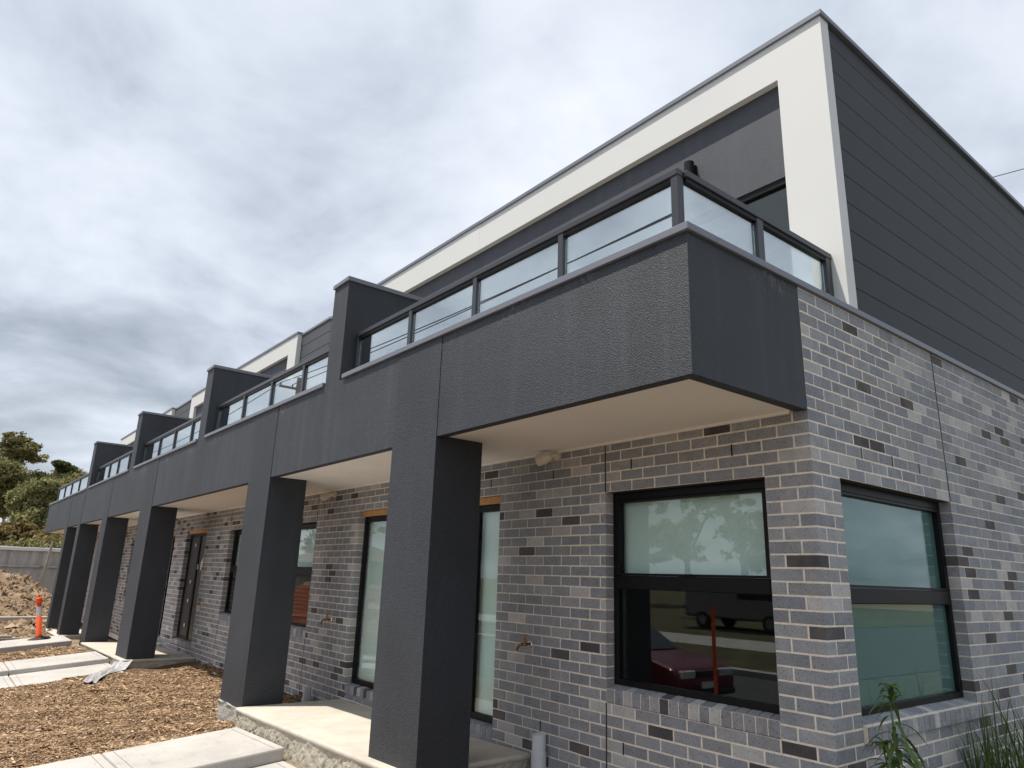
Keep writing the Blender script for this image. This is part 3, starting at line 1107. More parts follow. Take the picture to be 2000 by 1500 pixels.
    if corner:
        rx0, rx1 = -.205, -.145
        yE = YU - .004
        s2 = MB()
        s2.box(rx0 - .006 + .0, rx1 + .006 - .0145 + .0145, ry1 + .0065, yE, 1.555, 1.605)
        sr = s2.build('side_rail', M['rail'], rl, bevel=.005)
        part('glazing_channel', M['black'], rl, [(rx0 + .006, rx1 - .006, ry1 + .01, yE - .07, 1.523, 1.554)])
        for q in (-.172, yE - .085):
            part('post', M['rail'], rl, [(rx0, rx1, q - .04 if q < 0 else q, q + .04 if q < 0 else q + .08, 1.0875, 1.554)], bevel=.004)
        for q0, q1 in ((ry1 + .005, -.215), (-.128, yE - .088)):
            part('glass_panel', M['glass_rail'], rl, [(-.179, -.171, q0, q1, 1.10, 1.533)])
    # --- fin wall between balconies
    if u['fin']:
        f0, f1, fz = u['fin']
        fm = MB()
        fm.sbox(f0, f1, D + .0005, YI - .003, zcapt, fz - .05)
        fm.sbox(f0, f1, D + .0005, YI - .003, .362, zcapt)
        fn = fm.build('fin_wall', M['render_fin'], unit)
        fn2 = MB()
        fn2.box(f0 - .02, f1 + .02, D - .02, YI - .004, fz - .05, fz + .0)
        fn2.build('fin_flashing', M['flash'], unit, bevel=.003)
    # --- upper storey
    zr_in = lambda x: zroof(x) - .05
    fl = MB()
    if corner:
        part('white_pier', M['white'], unit, [(-.475, -.04, YU, YI + .06, .362, zroof(0) - .05)])
        hd = MB()
        hd.sbox(a, -.475, YU, YI + .06, 3.46, zr_in)
        hd.build('white_head', M['white'], unit)
        door = (-2.95, -.475, 2.52)
        iw = MB()
        iw.sbox(a, door[0], YI, YI + .1, .362, 3.48)
        iw.box(door[0], door[1], YI, YI + .1, door[2], 3.48)
        iw.build('recessed_wall', M['render_up'], unit)
        # sliding door
        f = MB()
        dz = door[2] - .003
        f.box(door[0], door[1], YI + .012, YI + .09, dz - .06, dz)
        for xx in (door[0], -1.75, door[1] - .05):
            f.box(xx, xx + .05, YI + .014, YI + .088, .40, dz - .06)
        f.box(door[0], door[1], YI + .012, YI + .09, .362, .40)
        sdr = f.build('sliding_door', M['black'], unit, bevel=.003)
        for p0, p1 in ((door[0] + .045, -1.745), (-1.705, door[1] - .045)):
            part('pane', M['glass'], sdr, [(p0, p1, YI + .045, YI + .05, .398, dz - .058)])
        room(unit, a + .05, -.15, YI + .11, 4.5, .37, 3.4, 'upper_room_shell')
        # side cladding boards
        zj = [3.652 - .2571 * k for k in range(0, 11)]
        tops = [zroof(0) - .052] + zj
        bots = zj + [1.06]
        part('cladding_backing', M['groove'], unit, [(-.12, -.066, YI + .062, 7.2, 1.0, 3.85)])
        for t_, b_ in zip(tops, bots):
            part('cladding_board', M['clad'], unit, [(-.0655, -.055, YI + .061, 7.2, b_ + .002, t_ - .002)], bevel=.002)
        part('roof_flashing', M['flash'], unit, [(a, -.018, YU - .022, YU + .10, zroof(0) - .05, zroof(0))], bevel=.003)
        part('side_roof_flashing', M['flash'], unit, [(-.14, -.018, YU + .1005, 7.2, zroof(0) - .05, zroof(0))], bevel=.003)
        # wall light
        wlm = MB()
        wlm.box(-1.52, -1.44, YI - .03, YI - .001, 2.93, 3.07)
        wlm.tube([(-1.48, YI - .075, 2.91), (-1.48, YI - .075, 3.09)], .05, 14)
        wlm.build('wall_light', M['black'], unit, bevel=0)
        part('rear_wall', M['clad'], unit, [(a, -.05, 7.2, 7.3, -2.9, 3.85)])
        part('roof_deck', M['roof'], unit, [(a, -.141, YU + .1005, 7.2, 3.80, 3.84)])
    else:
        segs = {1: [('frame', -8.60, b), ('pier', -9.03, -8.60), ('clad', a, -9.03)],
                2: [('clad', -11.72, b), ('pier', -12.17, -11.72), ('frame', a, -12.17)],
                3: [('frame', -19.5, b), ('pier', -19.95, -19.5), ('clad', a, -19.95)],
                4: [('clad', -22.30, b), ('pier', -22.80, -22.30), ('frame', a, -22.80)]}[i]
        for kind, p0, p1 in segs:
            if kind == 'pier':
                m = MB()
                m.sbox(p0, p1, YU, YI + .06, .362, zr_in)
                m.build('white_pier', M['white'], unit)
                m = MB()
                m.sbox(p0 - .0 if p0 > -9 else p0, p1 + (.02 if i in (2, 4) else 0), YU - .02, YI + .10, zr_in, zroof)
                m.build('roof_flashing', M['flash'], unit, bevel=.003)
            elif kind == 'frame':
                m = MB()
                hb = (lambda x: 3.46 + .006 * (-x - 5.1)) if i == 1 else (lambda x: zroof(x) - .425)
                m.sbox(p0, p1, YU, YI + .06, hb, zr_in)
                m.build('white_head', M['white'], unit)
                m = MB()
                m.sbox(p0, p1, YI, YI + .1, .362, lambda x: hb(x) + .02)
                m.build('recessed_wall', M['render_up'], unit)
                m = MB()
                m.sbox(p0, p1, YU - .02, YI + .10, zr_in, zroof)
                m.build('roof_flashing', M['flash'], unit, bevel=.003)
            else:
                k = 0
                zt_ = zroof(.5 * (p0 + p1)) - .07
                zz = zt_
                part('cladding_backing', M['groove'], unit, [(p0, p1, YC + .012, YC + .08, .362, zt_ - .002)])
                while zz > .45:
                    nz = max(.40, zz - .257)
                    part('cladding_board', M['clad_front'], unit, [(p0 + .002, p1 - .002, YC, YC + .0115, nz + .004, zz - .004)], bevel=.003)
                    zz = nz
                m = MB()
                m.box(p0, p1, YC - .02, YC + .1, zt_, zt_ + .05)
                m.build('clad_roof_flashing', M['flash'], unit, bevel=.003)
        part('rear_wall', M['clad'], unit, [(a, b, 7.2, 7.3, -2.9, 3.85)])
        part('roof_deck', M['roof'], unit, [(a, b, YI + .11, 7.2, 3.78, 3.82)])
        part('party_wall', M['render_up'], unit, [(a, a + .1, YI + .12, 7.2, -2.9, 3.77)])
    return unit


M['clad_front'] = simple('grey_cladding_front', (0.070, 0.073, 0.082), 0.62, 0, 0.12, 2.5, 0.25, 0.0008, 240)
units = [townhouse(i, u) for i, u in enumerate(UNITS)]

# ------------------------------------------------------------------ porches and paths


def porch(x0, x1, zl, zr, label):
    t = thing('porch_slab', (.5 * (x0 + x1), -.65, zl - .3), label, 'porch')
    f = lambda x: zl + (zr - zl) * (x - x0) / (x1 - x0)
    m = MB()
    m.sbox(x0, x1, -1.30, -.003, lambda x: f(x) - .05, f)
    m.build('porch_top', M['porch'], t, bevel=.022, segs=3)
    m = MB()
    jr = random.Random(int(-x0 * 10))

    def rough_face(pt, na, nb, nrm):
        vs = []
        ph = [jr.uniform(0, 6.3) for _ in range(4)]
        for b_ in range(nb + 1):
            for a_ in range(na + 1):
                q = Vector(pt(a_ / na, b_ / nb))
                d_ = jr.gauss(0, .0022) + .004 * math.sin(a_ * .9 + ph[0]) * math.sin(b_ * 1.3 + ph[1]) + .006 * math.sin(a_ * .23 + ph[2])
                if jr.random() < .035:
                    d_ -= .010
                vs.append(q + Vector(nrm) * d_)
        fs = [(b_ * (na + 1) + a_, b_ * (na + 1) + a_ + 1, (b_ + 1) * (na + 1) + a_ + 1, (b_ + 1) * (na + 1) + a_) for b_ in range(nb) for a_ in range(na)]
        m.add(vs, fs)
    zt_, zb_ = (lambda x: f(x) - .035), (lambda x: f(x) - .42)
    xa, xb = x0 + .015, x1 - .015
    rough_face(lambda u_, v_: (xa + (xb - xa) * u_, -1.285, zb_(xa + (xb - xa) * u_) * (1 - v_) + zt_(xa + (xb - xa) * u_) * v_), int((xb - xa) / .032), 12, (0, -1, 0))
    rough_face(lambda u_, v_: (xb, -1.285 + 1.28 * u_, zb_(xb) * (1 - v_) + zt_(xb) * v_), 40, 12, (1, 0, 0))
    m.sbox(xa, xb - .03, -1.255, -.003, zb_, zt_)
    m.build('rough_edge', M['porch_edge'], t)
    return t


porch(-6.505, -2.73, -2.512, -2.422, 'sunlit cream concrete porch slab between the two nearest charcoal pillars')
porch(-17.55, -12.86, -2.735, -2.648, 'cream concrete porch slab at the third and fourth pillars behind the mulch')
porch(-24.9, -21.7, -2.93, -2.90, 'small far porch slab beside the orange bollard')


def path_slabs(x0, x1, zl, zr, ys_, label, group='concrete garden paths'):
    t = thing('garden_path', (.5 * (x0 + x1), ys_[0], min(zl, zr) - .12), label, 'path', group)
    for k, (ya, yb) in enumerate(zip(ys_[:-1], ys_[1:])):
        z = lambda x, y: zl + (zr - zl) * (x - x0) / (x1 - x0) + .09 * (y + 1.35)
        a, b = ya - (.006 if k else .012), yb + .006
        th = .13
        p = [(x0, b, z(x0, b) - th), (x1, b, z(x1, b) - th), (x1, a, z(x1, a) - th), (x0, a, z(x0, a) - th),
             (x0, b, z(x0, b)), (x1, b, z(x1, b)), (x1, a, z(x1, a)), (x0, a, z(x0, a))]
        m = MB()
        m.hexa(p)
        m.build('paving_bay', M['path'], t, bevel=.018, segs=2)
        # trowelled margin lines
        for yy in (a - .09, b + .09):
            g_ = MB()
            g_.hexa([(x0 + .05, yy - .003, z(x0, yy) - .01), (x1 - .05, yy - .003, z(x1, yy) - .01), (x1 - .05, yy + .003, z(x1, yy) - .01), (x0 + .05, yy + .003, z(x0, yy) - .01),
                     (x0 + .05, yy - .003, z(x0 + .05, yy - .003) + .0015), (x1 - .05, yy - .003, z(x1 - .05, yy - .003) + .0015), (x1 - .05, yy + .003, z(x1 - .05, yy + .003) + .0015), (x0 + .05, yy + .003, z(x0 + .05, yy + .003) + .0015)])
            g_.build('trowel_line', M['joint_line'], t)
    return t


M['joint_line'] = concrete('path_groove', (0.20, 0.19, 0.18))
path_slabs(-6.27, -4.88, -2.677, -2.629, [-1.31, -2.655, -4.0, -5.35], 'nearest raised concrete path with a trowelled joint, at the foot of the sunlit porch')
path_slabs(-4.87, -3.40, -2.745, -2.71, [-1.31, -2.6, -3.9, -5.35], 'lower pale concrete path tucked beside the nearest raised path')
path_slabs(-15.30, -13.84, -2.72, -2.71, [-1.32, -2.9, -4.4, -5.35], 'upper of the two paths crossing the middle of the garden, beyond the gap')
path_slabs(-13.83, -12.30, -2.795, -2.785, [-1.32, -2.9, -4.4, -5.35], 'lower of the two paths crossing the middle of the garden, on the mulch side')
path_slabs(-20.35, -18.55, -2.785, -2.77, [-1.32, -3.0, -5.35], 'far concrete path carrying the orange bollard')

# ------------------------------------------------------------------ small fittings


def tap(x, z, label):
    t = thing('garden_tap', (x, 0, z), label, 'tap', 'brass garden taps')
    m = MB()
    m.tube([(x, -.002, z), (x, -.008, z)], [.034, .03], 14)
    m.build('wall_flange', M['chrome'], t)
    m = MB()
    m.tube([(x, -.006, z), (x, -.075, z)], .013, 10)
    m.tube([(x, -.075, z), (x - .012, -.105, z - .004), (x - .03, -.118, z - .03), (x - .034, -.12, z - .05)], [.014, .013, .012, .014], 10)
    m.tube([(x, -.06, z), (x, -.06, z + .055)], [.014, .010], 10)
    m.build('spout', M['brass'], t, smooth=True)
    m = MB()
    m.tube([(x, -.06, z + .055), (x, -.06, z + .075)], .006, 8)
    m.tube([(x - .032, -.06, z + .078), (x + .032, -.06, z + .078)], .007, 8)
    m.build('tee_handle', M['brass'], t)


tap(-2.80, -1.545, 'brass tap on the brick wall between the front window and the nearest pillar')
tap(-6.97, -1.59, 'brass tap on the bricks between the second and nearest pillars')
tap(-13.0, -1.665, 'brass tap right of the dark door with the paper note')


def security_light(x, z, label):
    t = thing('security_light', (x, 0, z), label, 'light fitting', 'cream light fittings under the soffit')
    m = MB()
    m.tube([(x + .05, -.002, z + .03), (x + .05, -.03, z + .03)], .045, 14)
    m.build('base', M['cream'], t)
    m = MB()
    m.tube([(x + .05, -.03, z + .03), (x + .03, -.08, z + .015), (x, -.10, z)], .022, 10)
    m.build('arm', M['cream'], t)
    m = MB()
    m.tube([(x + .05, -.085, z + .012), (x - .02, -.11, z - .005), (x - .085, -.125, z - .012)], [.028, .052, .056], 16)
    m.build('lamp_cup', M['cream'], t, smooth=False)


security_light(-2.50, .095, 'cream plastic light fitting high on the bricks between the front window and nearest pillar')
security_light(-7.25, .075, 'cream plastic light fitting high on the bricks beside the second pillar')


def pipe(x, y, z0, z1, r, label):
    t = thing('drain_pipe', (x, y, z0), label, 'pipe', 'grey pvc pipe stubs')
    m = MB()
    n = 20
    for (ra, za, zb_) in ((r, z0, z1),):
        vs, fs = [], []
        for zz, rr in ((za, ra), (zb_, ra), (zb_, ra * .88), (zb_ - .12, ra * .88)):
            vs += [(x + rr * math.cos(2 * math.pi * k / n), y + rr * math.sin(2 * math.pi * k / n), zz) for k in range(n)]
        for q in range(3):
            for k in range(n):
                k2 = (k + 1) % n
                fs.append((q * n + k, q * n + k2, (q + 1) * n + k2, (q + 1) * n + k))
        fs.append(tuple(3 * n + k for k in range(n)))
        m.add(vs, fs)
    m.build('pipe_stub', M['pvc'], t, smooth=False)
    m = MB()
    m.tube([(x, y, z0), (x, y, z1 - .14)], r * 1.1, n)
    m.build('pipe_collar', M['pvc'], t)


pipe(-2.56, -.075, -2.75, -2.235, .058, 'grey pvc pipe stub standing at the right end of the sunlit porch')
pipe(-7.30, -.09, -2.72, -2.47, .055, 'short grey pvc pipe stub on the porch behind the second pillar')

# downlight
t = thing('downlight', (-5.36, -.64, ZB + .005), 'round white downlight in the soffit above the sunlit porch', 'downlight')
m = MB()
m.tube([(-5.36, -.64, ZB + .0115), (-5.36, -.64, ZB + .006)], .055, 20)
m.build('trim_ring', M['beading'], t)

# crumpled plastic sheet at the foot of the third pillar
pm = MB()
path_pts = [(-12.80, -1.27, 0), (-12.62, -1.40, 0), (-12.42, -1.55, 0), (-12.22, -1.70, 0), (-12.0, -1.82, 0), (-11.75, -1.92, 0), (-11.45, -2.0, 0)]
nn = 7
vs, fs = [], []
pr = random.Random(4)
for k, (x, y, _) in enumerate(path_pts):
    for q in range(nn):
        s = (q / (nn - 1) - .5) * (.30 - .015 * k)
        vs.append((x + s * .5, y + s * .87, gz(x, y) + .035 + pr.uniform(0, .05) + (.10 if k == 0 else 0)))
for k in range(len(path_pts) - 1):
    for q in range(nn - 1):
        fs.append((k * nn + q, k * nn + q + 1, (k + 1) * nn + q + 1, (k + 1) * nn + q))
pm.add(vs, fs)
o = pm.build('plastic_sheet', M['plastic_sheet'], None)
sol = o.modifiers.new('thick', 'SOLIDIFY')
sol.thickness = .006
tag(o, 'crumpled strip of grey plastic sheet lying on the mulch at the third pillar', 'plastic sheet')

# bollard
bx, by = -19.74, -1.90
bz = -2.785 + .09 * (by + 1.35) + .002
t = thing('traffic_bollard', (bx, by, bz), 'orange plastic bollard with a white reflective band on the far path', 'bollard')
m = MB()
m.tube([(bx, by, bz), (bx, by, bz + .03), (bx, by, bz + .06)], [.27, .25, .12], 8)
m.build('base', M['rubber'], t)
m = MB()
m.tube([(bx, by, bz + .05), (bx, by, bz + .10), (bx, by, bz + .12), (bx, by, bz + .90)], [.085, .08, .06, .055], 16)
m.build('shaft', M['orange'], t, smooth=True)
m = MB()
m.tube([(bx, by, bz + .58), (bx, by, bz + .80)], .0605, 16)
m.build('reflective_band', M['tape'], t)
m = MB()
m.tube([(bx, by, bz + .90), (bx, by, bz + .93), (bx, by, bz + 1.0), (bx, by, bz + 1.04)], [.056, .078, .07, .04], 16)
m.tube([(bx, by - .085, bz + .95), (bx, by + .085, bz + .95)], .028, 10)
m.build('tee_top', M['orange'], t)
m = MB()
m.tube([(bx, by, bz + 1.04), (bx, by, bz + 1.09)], [.034, .03], 12)
m.build('top_knob', M['orange'], t)
t.rotation_euler = (R(10.0), R(1.0), 0)

# ------------------------------------------------------------------ dirt mound, planks, fence
mxs, mys = span(-37.5, -22.5, 90), span(-12, 2.5, 90)


def mound(x, y):
    h = 1.35 * math.exp(-(((x + 33.5) / 2.4) ** 2)) * (1 / (1 + math.exp((y + .3) * 2.2)))
    h += .18 * math.exp(-(((x + 26.0) / 1.4) ** 2)) * (1 / (1 + math.exp((y + .8) * 2.2)))
    n_ = math.sin(x * 2.1 + y * 1.3) * .07 + math.sin(x * 4.7 - y * 3.9) * .05 + math.sin(x * 9.1 + y * 8.3) * .03
    return gz(x, max(y, -3.2)) + .01 + h * (1 + n_ * 2) + n_ * .5 * min(1, h * 2)


o = grid_sheet('dirt_mound', M['clay'], mxs, mys, mound)
o = scatter_chips('clay_clods', M['clod'], 7000, (-37, -23, -4.5, 1.2), mound, .13, 1.3, sig=0.40)
tag(o, 'broken brown clay clods over the dirt mound by the fence', 'soil', kind='stuff')
t = thing('timber_stack', (-22.4, -2.7, gz(-22.4, -2.7)), 'low stack of weathered timber planks behind the orange bollard', 'timber')
for k in range(4):
    zz = gz(-22.4, -2.5) + .05 + .055 * (k // 2)
    part('plank', M['pole'], t, [(-22.6 - .25 * (k % 2) - .03 * k, -22.42 - .25 * (k % 2) - .03 * k, -5.5, -2.05 - .1 * k, zz, zz + .045)], bevel=.004)
kb = MB()
kb.box(-28.6, -28.2, -9, 1.0, -2.98, -2.80)
o = kb.build('concrete_edge', M['kerb'])
tag(o, 'pale concrete edge strip between the clay mound and the far garden', 'concrete strip')

t = thing('boundary_fence', (-38, -2, -2.9), 'weathered grey panel fence with pale rails along the far boundary', 'fence')
fx = -38.0
fr_ = random.Random(3)
y = -16.0
while y < 5:
    wdt = 1.2
    lean = fr_.uniform(-.04, .04)
    top = -.26 + fr_.uniform(-.02, .02)
    mm = MB()
    mm.hexa([(fx - .02, y + .006, -3.0), (fx + .02, y + .006, -3.0), (fx + .02, y + wdt - .006, -3.0), (fx - .02, y + wdt - .006, -3.0),
             (fx - .02 + lean, y + .006, top), (fx + .02 + lean, y + .006, top), (fx + .02 + lean, y + wdt - .006, top), (fx - .02 + lean, y + wdt - .006, top)])
    mm.build('fence_panel', M['fence'], t)
    y += wdt
for zz, hh, mt in ((-.44, .15, 'white'), (-1.18, .09, 'fence')):
    part('fence_rail', M[mt], t, [(fx + .05, fx + .12, -16, 5, zz, zz + hh)], bevel=.01)
pm = MB()
pm.tube([(fx + .35, -.32, -2.3), (fx + .2, -.14, .05)], .055, 8)
o = pm.build('leaning_post', M['pole'])
tag(o, 'weathered leaning post propped against the grey boundary fence', 'post')

# ------------------------------------------------------------------ trees


def leaf_cloud(name, mat, blobs, leaf, per, parent, seed, flat=1.0):
    r = np.random.default_rng(seed)
    P, T = [], []
    for (c, rad, dens) in blobs:
        n = max(10, int(per * dens))
        # clumps near the surface of each lobe
        ncl = max(4, n // 38)
        dirs = r.normal(size=(ncl, 3))
        dirs /= np.linalg.norm(dirs, axis=1)[:, None]
        cc = np.array(c) + dirs * np.array(rad) * (r.uniform(.45, 1.0, (ncl, 1)) ** .6)
        idx = r.integers(0, ncl, n)
        p = cc[idx] + r.normal(size=(n, 3)) * np.array(rad) * .15
        P.append(p)
        T.append(np.clip(r.normal(.5, .16, ncl)[idx] + r.normal(0, .14, n), 0, 1))
    P = np.concatenate(P)
    T = np.concatenate(T)
    n = len(P)
    a = r.normal(size=(n, 3))
    a /= np.linalg.norm(a, axis=1)[:, None]
    b = np.cross(a, r.normal(size=(n, 3)))
    b /= np.linalg.norm(b, axis=1)[:, None]
    L = leaf * r.uniform(.6, 1.4, n)[:, None]
    W = L * .42
    v = np.stack([P - a * L, P + b * W, P + a * L, P - b * W], 1).reshape(-1, 3)
    F = np.arange(n * 4).reshape(n, 4)
    me = bpy.data.meshes.new(name)
    me.from_pydata(v.tolist(), [], F.tolist())
    at = me.attributes.new('tint', 'FLOAT', 'POINT')
    at.data.foreach_set('value', np.repeat(T, 4).astype(np.float32))
    me.materials.append(mat)
    o = bpy.data.objects.new(name, me)
    WORLD[o] = I4
    return link(o, parent)


LEAF = {
    'olive': tint_mat('olive_leaves', [(0.0, (0.050, 0.055, 0.020)), (0.5, (0.185, 0.178, 0.070)), (1.0, (0.36, 0.32, 0.14))], .7, .3, 0, .3),
    'dark': tint_mat('dark_leaves', [(0.0, (0.022, 0.030, 0.012)), (0.5, (0.090, 0.100, 0.036)), (1.0, (0.21, 0.20, 0.075))], .7, .3, 0, .25),
    'pale': tint_mat('pale_leaves', [(0.0, (0.080, 0.088, 0.036)), (0.5, (0.215, 0.215, 0.088)), (1.0, (0.40, 0.38, 0.18))], .7, .3, 0, .3),
    'dry': tint_mat('dry_leaves', [(0.0, (0.070, 0.055, 0.022)), (0.5, (0.205, 0.155, 0.060)), (1.0, (0.38, 0.29, 0.12))], .8, .2, 0, .25),
    'weed': tint_mat('weed_leaves', [(0.0, (0.030, 0.060, 0.012)), (0.5, (0.070, 0.125, 0.025)), (1.0, (0.14, 0.21, 0.05))], .5, .4, 0, .3),
}


def far(p, k):
    """a point measured along its line of sight, moved k times as far from the camera position used for measuring"""
    return tuple(CAM_LOC[i] + (p[i] - CAM_LOC[i]) * k for i in range(3))


def tree(center, rx, rz, kind, bark, label, seed, n=6000, leaf=.22, lobes=9, trunk=True, cat='tree', name='tree', squash=1.0, zbase=-2.6, depth=1.0):
    cx, cy, cz = center
    t = thing(name, (cx, cy, zbase), label, cat, None)
    r = random.Random(seed)
    blobs = []
    for k in range(lobes):
        an = r.uniform(0, 2 * math.pi)
        ra = r.uniform(.1, .72)
        dz = r.uniform(-.75, .75)
        blobs.append(((cx + math.cos(an) * ra * rx * depth, cy + math.sin(an) * ra * rx, cz + dz * rz), (rx * r.uniform(.28, .46), rx * r.uniform(.28, .46), rz * r.uniform(.2, .34)), 1.0 / lobes))
    if trunk:
        m = MB()
        top = Vector((cx, cy, cz))
        m.tube([(cx + .3, cy + .1, zbase), (cx + .1, cy, .5 * (zbase + cz)), top], [rx * .07, rx * .05, rx * .025], 8)
        for bl in blobs[:7]:
            m.tube([(cx + .15, cy + .05, cz - rz * .9), Vector(bl[0])], [rx * .03, rx * .012], 6)
        m.build('trunk', M[bark], t, smooth=True)
    leaf_cloud('crown', LEAF[kind], blobs, leaf, n, t, seed)
    return t


K = 2.2
tree(far((-56, -1.95, 3.7), K), 4.6, 4.6, 'olive', 'bark_dark', 'dense olive tree at the left edge under the tall gum', 21, 41800, .22, 16, zbase=-2.6)
tree(far((-62, -.95, 7.1), K), 3.9, 2.9, 'olive', 'bark', 'tall sparse gum tree with open sky between its branches', 22, 11400, .22, 12, zbase=-2.6)
tree(far((-58, 1.75, 5.45), K), 2.8, 1.9, 'dark', 'bark_dark', 'dark flat topped pine rising above the other trees', 23, 17100, .20, 10)
tree(far((-57, 1.9, 3.6), K), 5.6, 4.6, 'olive', 'bark_dark', 'broad olive green tree below the flat topped pine', 24, 57000, .22, 22)
tree(far((-58, .35, 3.5), K), 4.6, 3.6, 'dark', 'bark_dark', 'dark green tree between the tall gum and the flat topped pine', 29, 34200, .21, 15)
tree(far((-47, -.55, 2.15), 2.0), 3.6, 3.9, 'pale', 'bark', 'pale green gum with slim light trunks in front of the dark trees', 25, 45600, .18, 20)
tree(far((-43, -1.95, .0), 1.7), 2.3, 1.8, 'dry', 'bark_dark', 'rusty brown shrub over the fence at the left edge', 26, 22800, .13, 12, cat='shrub', name='shrub')
tree(far((-43, -.45, -.05), 1.7), 2.9, 1.8, 'dry', 'bark_dark', 'golden dry shrub over the fence below the pale gum', 27, 26600, .13, 14, cat='shrub', name='shrub')
tree(far((-48, 1.25, .5), 1.8), 3.6, 3.0, 'olive', 'bark_dark', 'green shrub behind the far end of the balcony', 28, 30400, .15, 14, cat='shrub', name='shrub')

ug = np.random.default_rng(77)
o = leaf_cloud('undergrowth', LEAF['olive'], [((-56 - ug.uniform(0, 6), yy, -.9 + ug.uniform(-.3, .3)), (1.6, 1.5, 1.5), .12) for yy in np.arange(-14, 12, 1.2)], .2, 9000, None, 78)
tag(o, 'low green undergrowth filling the gaps behind the grey boundary fence', 'undergrowth', kind='stuff')

# ------------------------------------------------------------------ weeds by the side wall


def leaf_obj(p, d, L, W, droop, parent, tint):
    """one lance-shaped leaf"""
    d = Vector(d).normalized()
    s = d.cross(Vector((0, 0, 1)))
    s = s.normalized() if s.length > 1e-3 else Vector((1, 0, 0))
    n = 5
    vs, fs = [], []
    for k in range(n + 1):
        t_ = k / n
        c = Vector(p) + d * (L * t_) + Vector((0, 0, -droop * L * t_ * t_))
        w = W * math.sin(math.pi * min(1, .08 + t_ * .92)) * (1 - .25 * t_)
        vs += [c - s * w + Vector((0, 0, .25 * w)), c, c + s * w + Vector((0, 0, .25 * w))]
    for k in range(n):
        a = k * 3
        fs += [(a, a + 1, a + 4, a + 3), (a + 1, a + 2, a + 5, a + 4)]
    m = MB()
    m.add(vs, fs)
    o = m.build('leaf', LEAF['weed'], parent, smooth=True)
    at = o.data.attributes.new('tint', 'FLOAT', 'POINT')
    at.data.foreach_set('value', [tint] * len(o.data.vertices))
    return o


def weed(x, y, z0, z1, label, seed, nl=34):
    t = thing('weed', (x, y, z0), label, 'weed')
    r = random.Random(seed)
    m = MB()
    tops = [(x - .005, y + .01, z1, 1.0), (x + .05, y + .03, z1 - .42, .8), (x - .06, y - .01, z1 - .30, .8)]
    for tx, ty, tz, s in tops:
        m.tube([(x + .01, y, z0), (.5 * (x + tx) + .02, .5 * (y + ty), .5 * (z0 + tz)), (tx, ty, tz)], [.013 * s, .010 * s, .004], 7)
    m.build('stem', M['stem'], t, smooth=True)
    for k in range(nl):
        tx, ty, tz, s = tops[0] if k < nl * .5 else r.choice(tops[1:])
        f = r.uniform(.50, 1.0) if k % 5 else 1.0
        p = (x + .01 + (tx - x) * f, y + (ty - y) * f, z0 + (tz - z0) * f)
        an = k * 2.4 + r.uniform(-.3, .3)
        up = r.uniform(.1, .9) + (.9 if f > .93 else 0)
        L = r.uniform(.12, .24) * (1.15 - .75 * max(0, f - .5))
        leaf_obj(p, (math.cos(an), math.sin(an), up), L, L * .095, r.uniform(.5, 1.3), t, r.uniform(.25, .95))
    return t


weed(.27, .15, -2.62, -1.545, 'tall green weed with narrow leaves in front of the side window sill', 3, 120)


def grass_clump(x, y, z, h, n, label, seed, spread=.22):
    t = thing('grass_clump', (x, y, z), label, 'weed')
    r = np.random.default_rng(seed)
    vs, fs, tt = [], [], []
    for k in range(n):
        an = r.uniform(0, 2 * math.pi)
        ra = spread * math.sqrt(r.uniform(0, 1))
        p = Vector((x + ra * math.cos(an), y + ra * math.sin(an) * 1.4, z))
        an2 = r.uniform(0, 2 * math.pi)
        out = r.uniform(.05, .55)
        hh = h * r.uniform(.45, 1.0)
        d = Vector((math.cos(an2), math.sin(an2), 0))
        s = Vector((-d.y, d.x, 0))
        w = r.uniform(.005, .012)
        b0 = len(vs)
        for q in range(6):
            f = q / 5
            c = p + d * (out * hh * f * f) + Vector((0, 0, hh * (f - .35 * out * f * f * f)))
            ww = w * (1 - f) ** .6
            vs += [c - s * ww, c + s * ww]
            tt += [float(np.clip(.2 + .5 * f + r.normal(0, .1), 0, 1))] * 2
        for q in range(5):
            fs.append((b0 + 2 * q, b0 + 2 * q + 1, b0 + 2 * q + 3, b0 + 2 * q + 2))
    m = MB()
    m.add(vs, fs)
    o = m.build('blades', LEAF['weed'], t, smooth=True)
    at = o.data.attributes.new('tint', 'FLOAT', 'POINT')
    at.data.foreach_set('value', tt)
    o['kind'] = 'stuff'
    return t


grass_clump(.30, 1.95, -2.62, 1.0, 190, 'dark green clump of long grass against the side wall at the right edge', 8, .30)
grass_clump(.28, 2.15, -2.62, 1.28, 16, 'few tall pale grass stalks rising above the grass clump at the right edge', 9, .22)

# ------------------------------------------------------------------ the street behind the photographer, seen in the glass


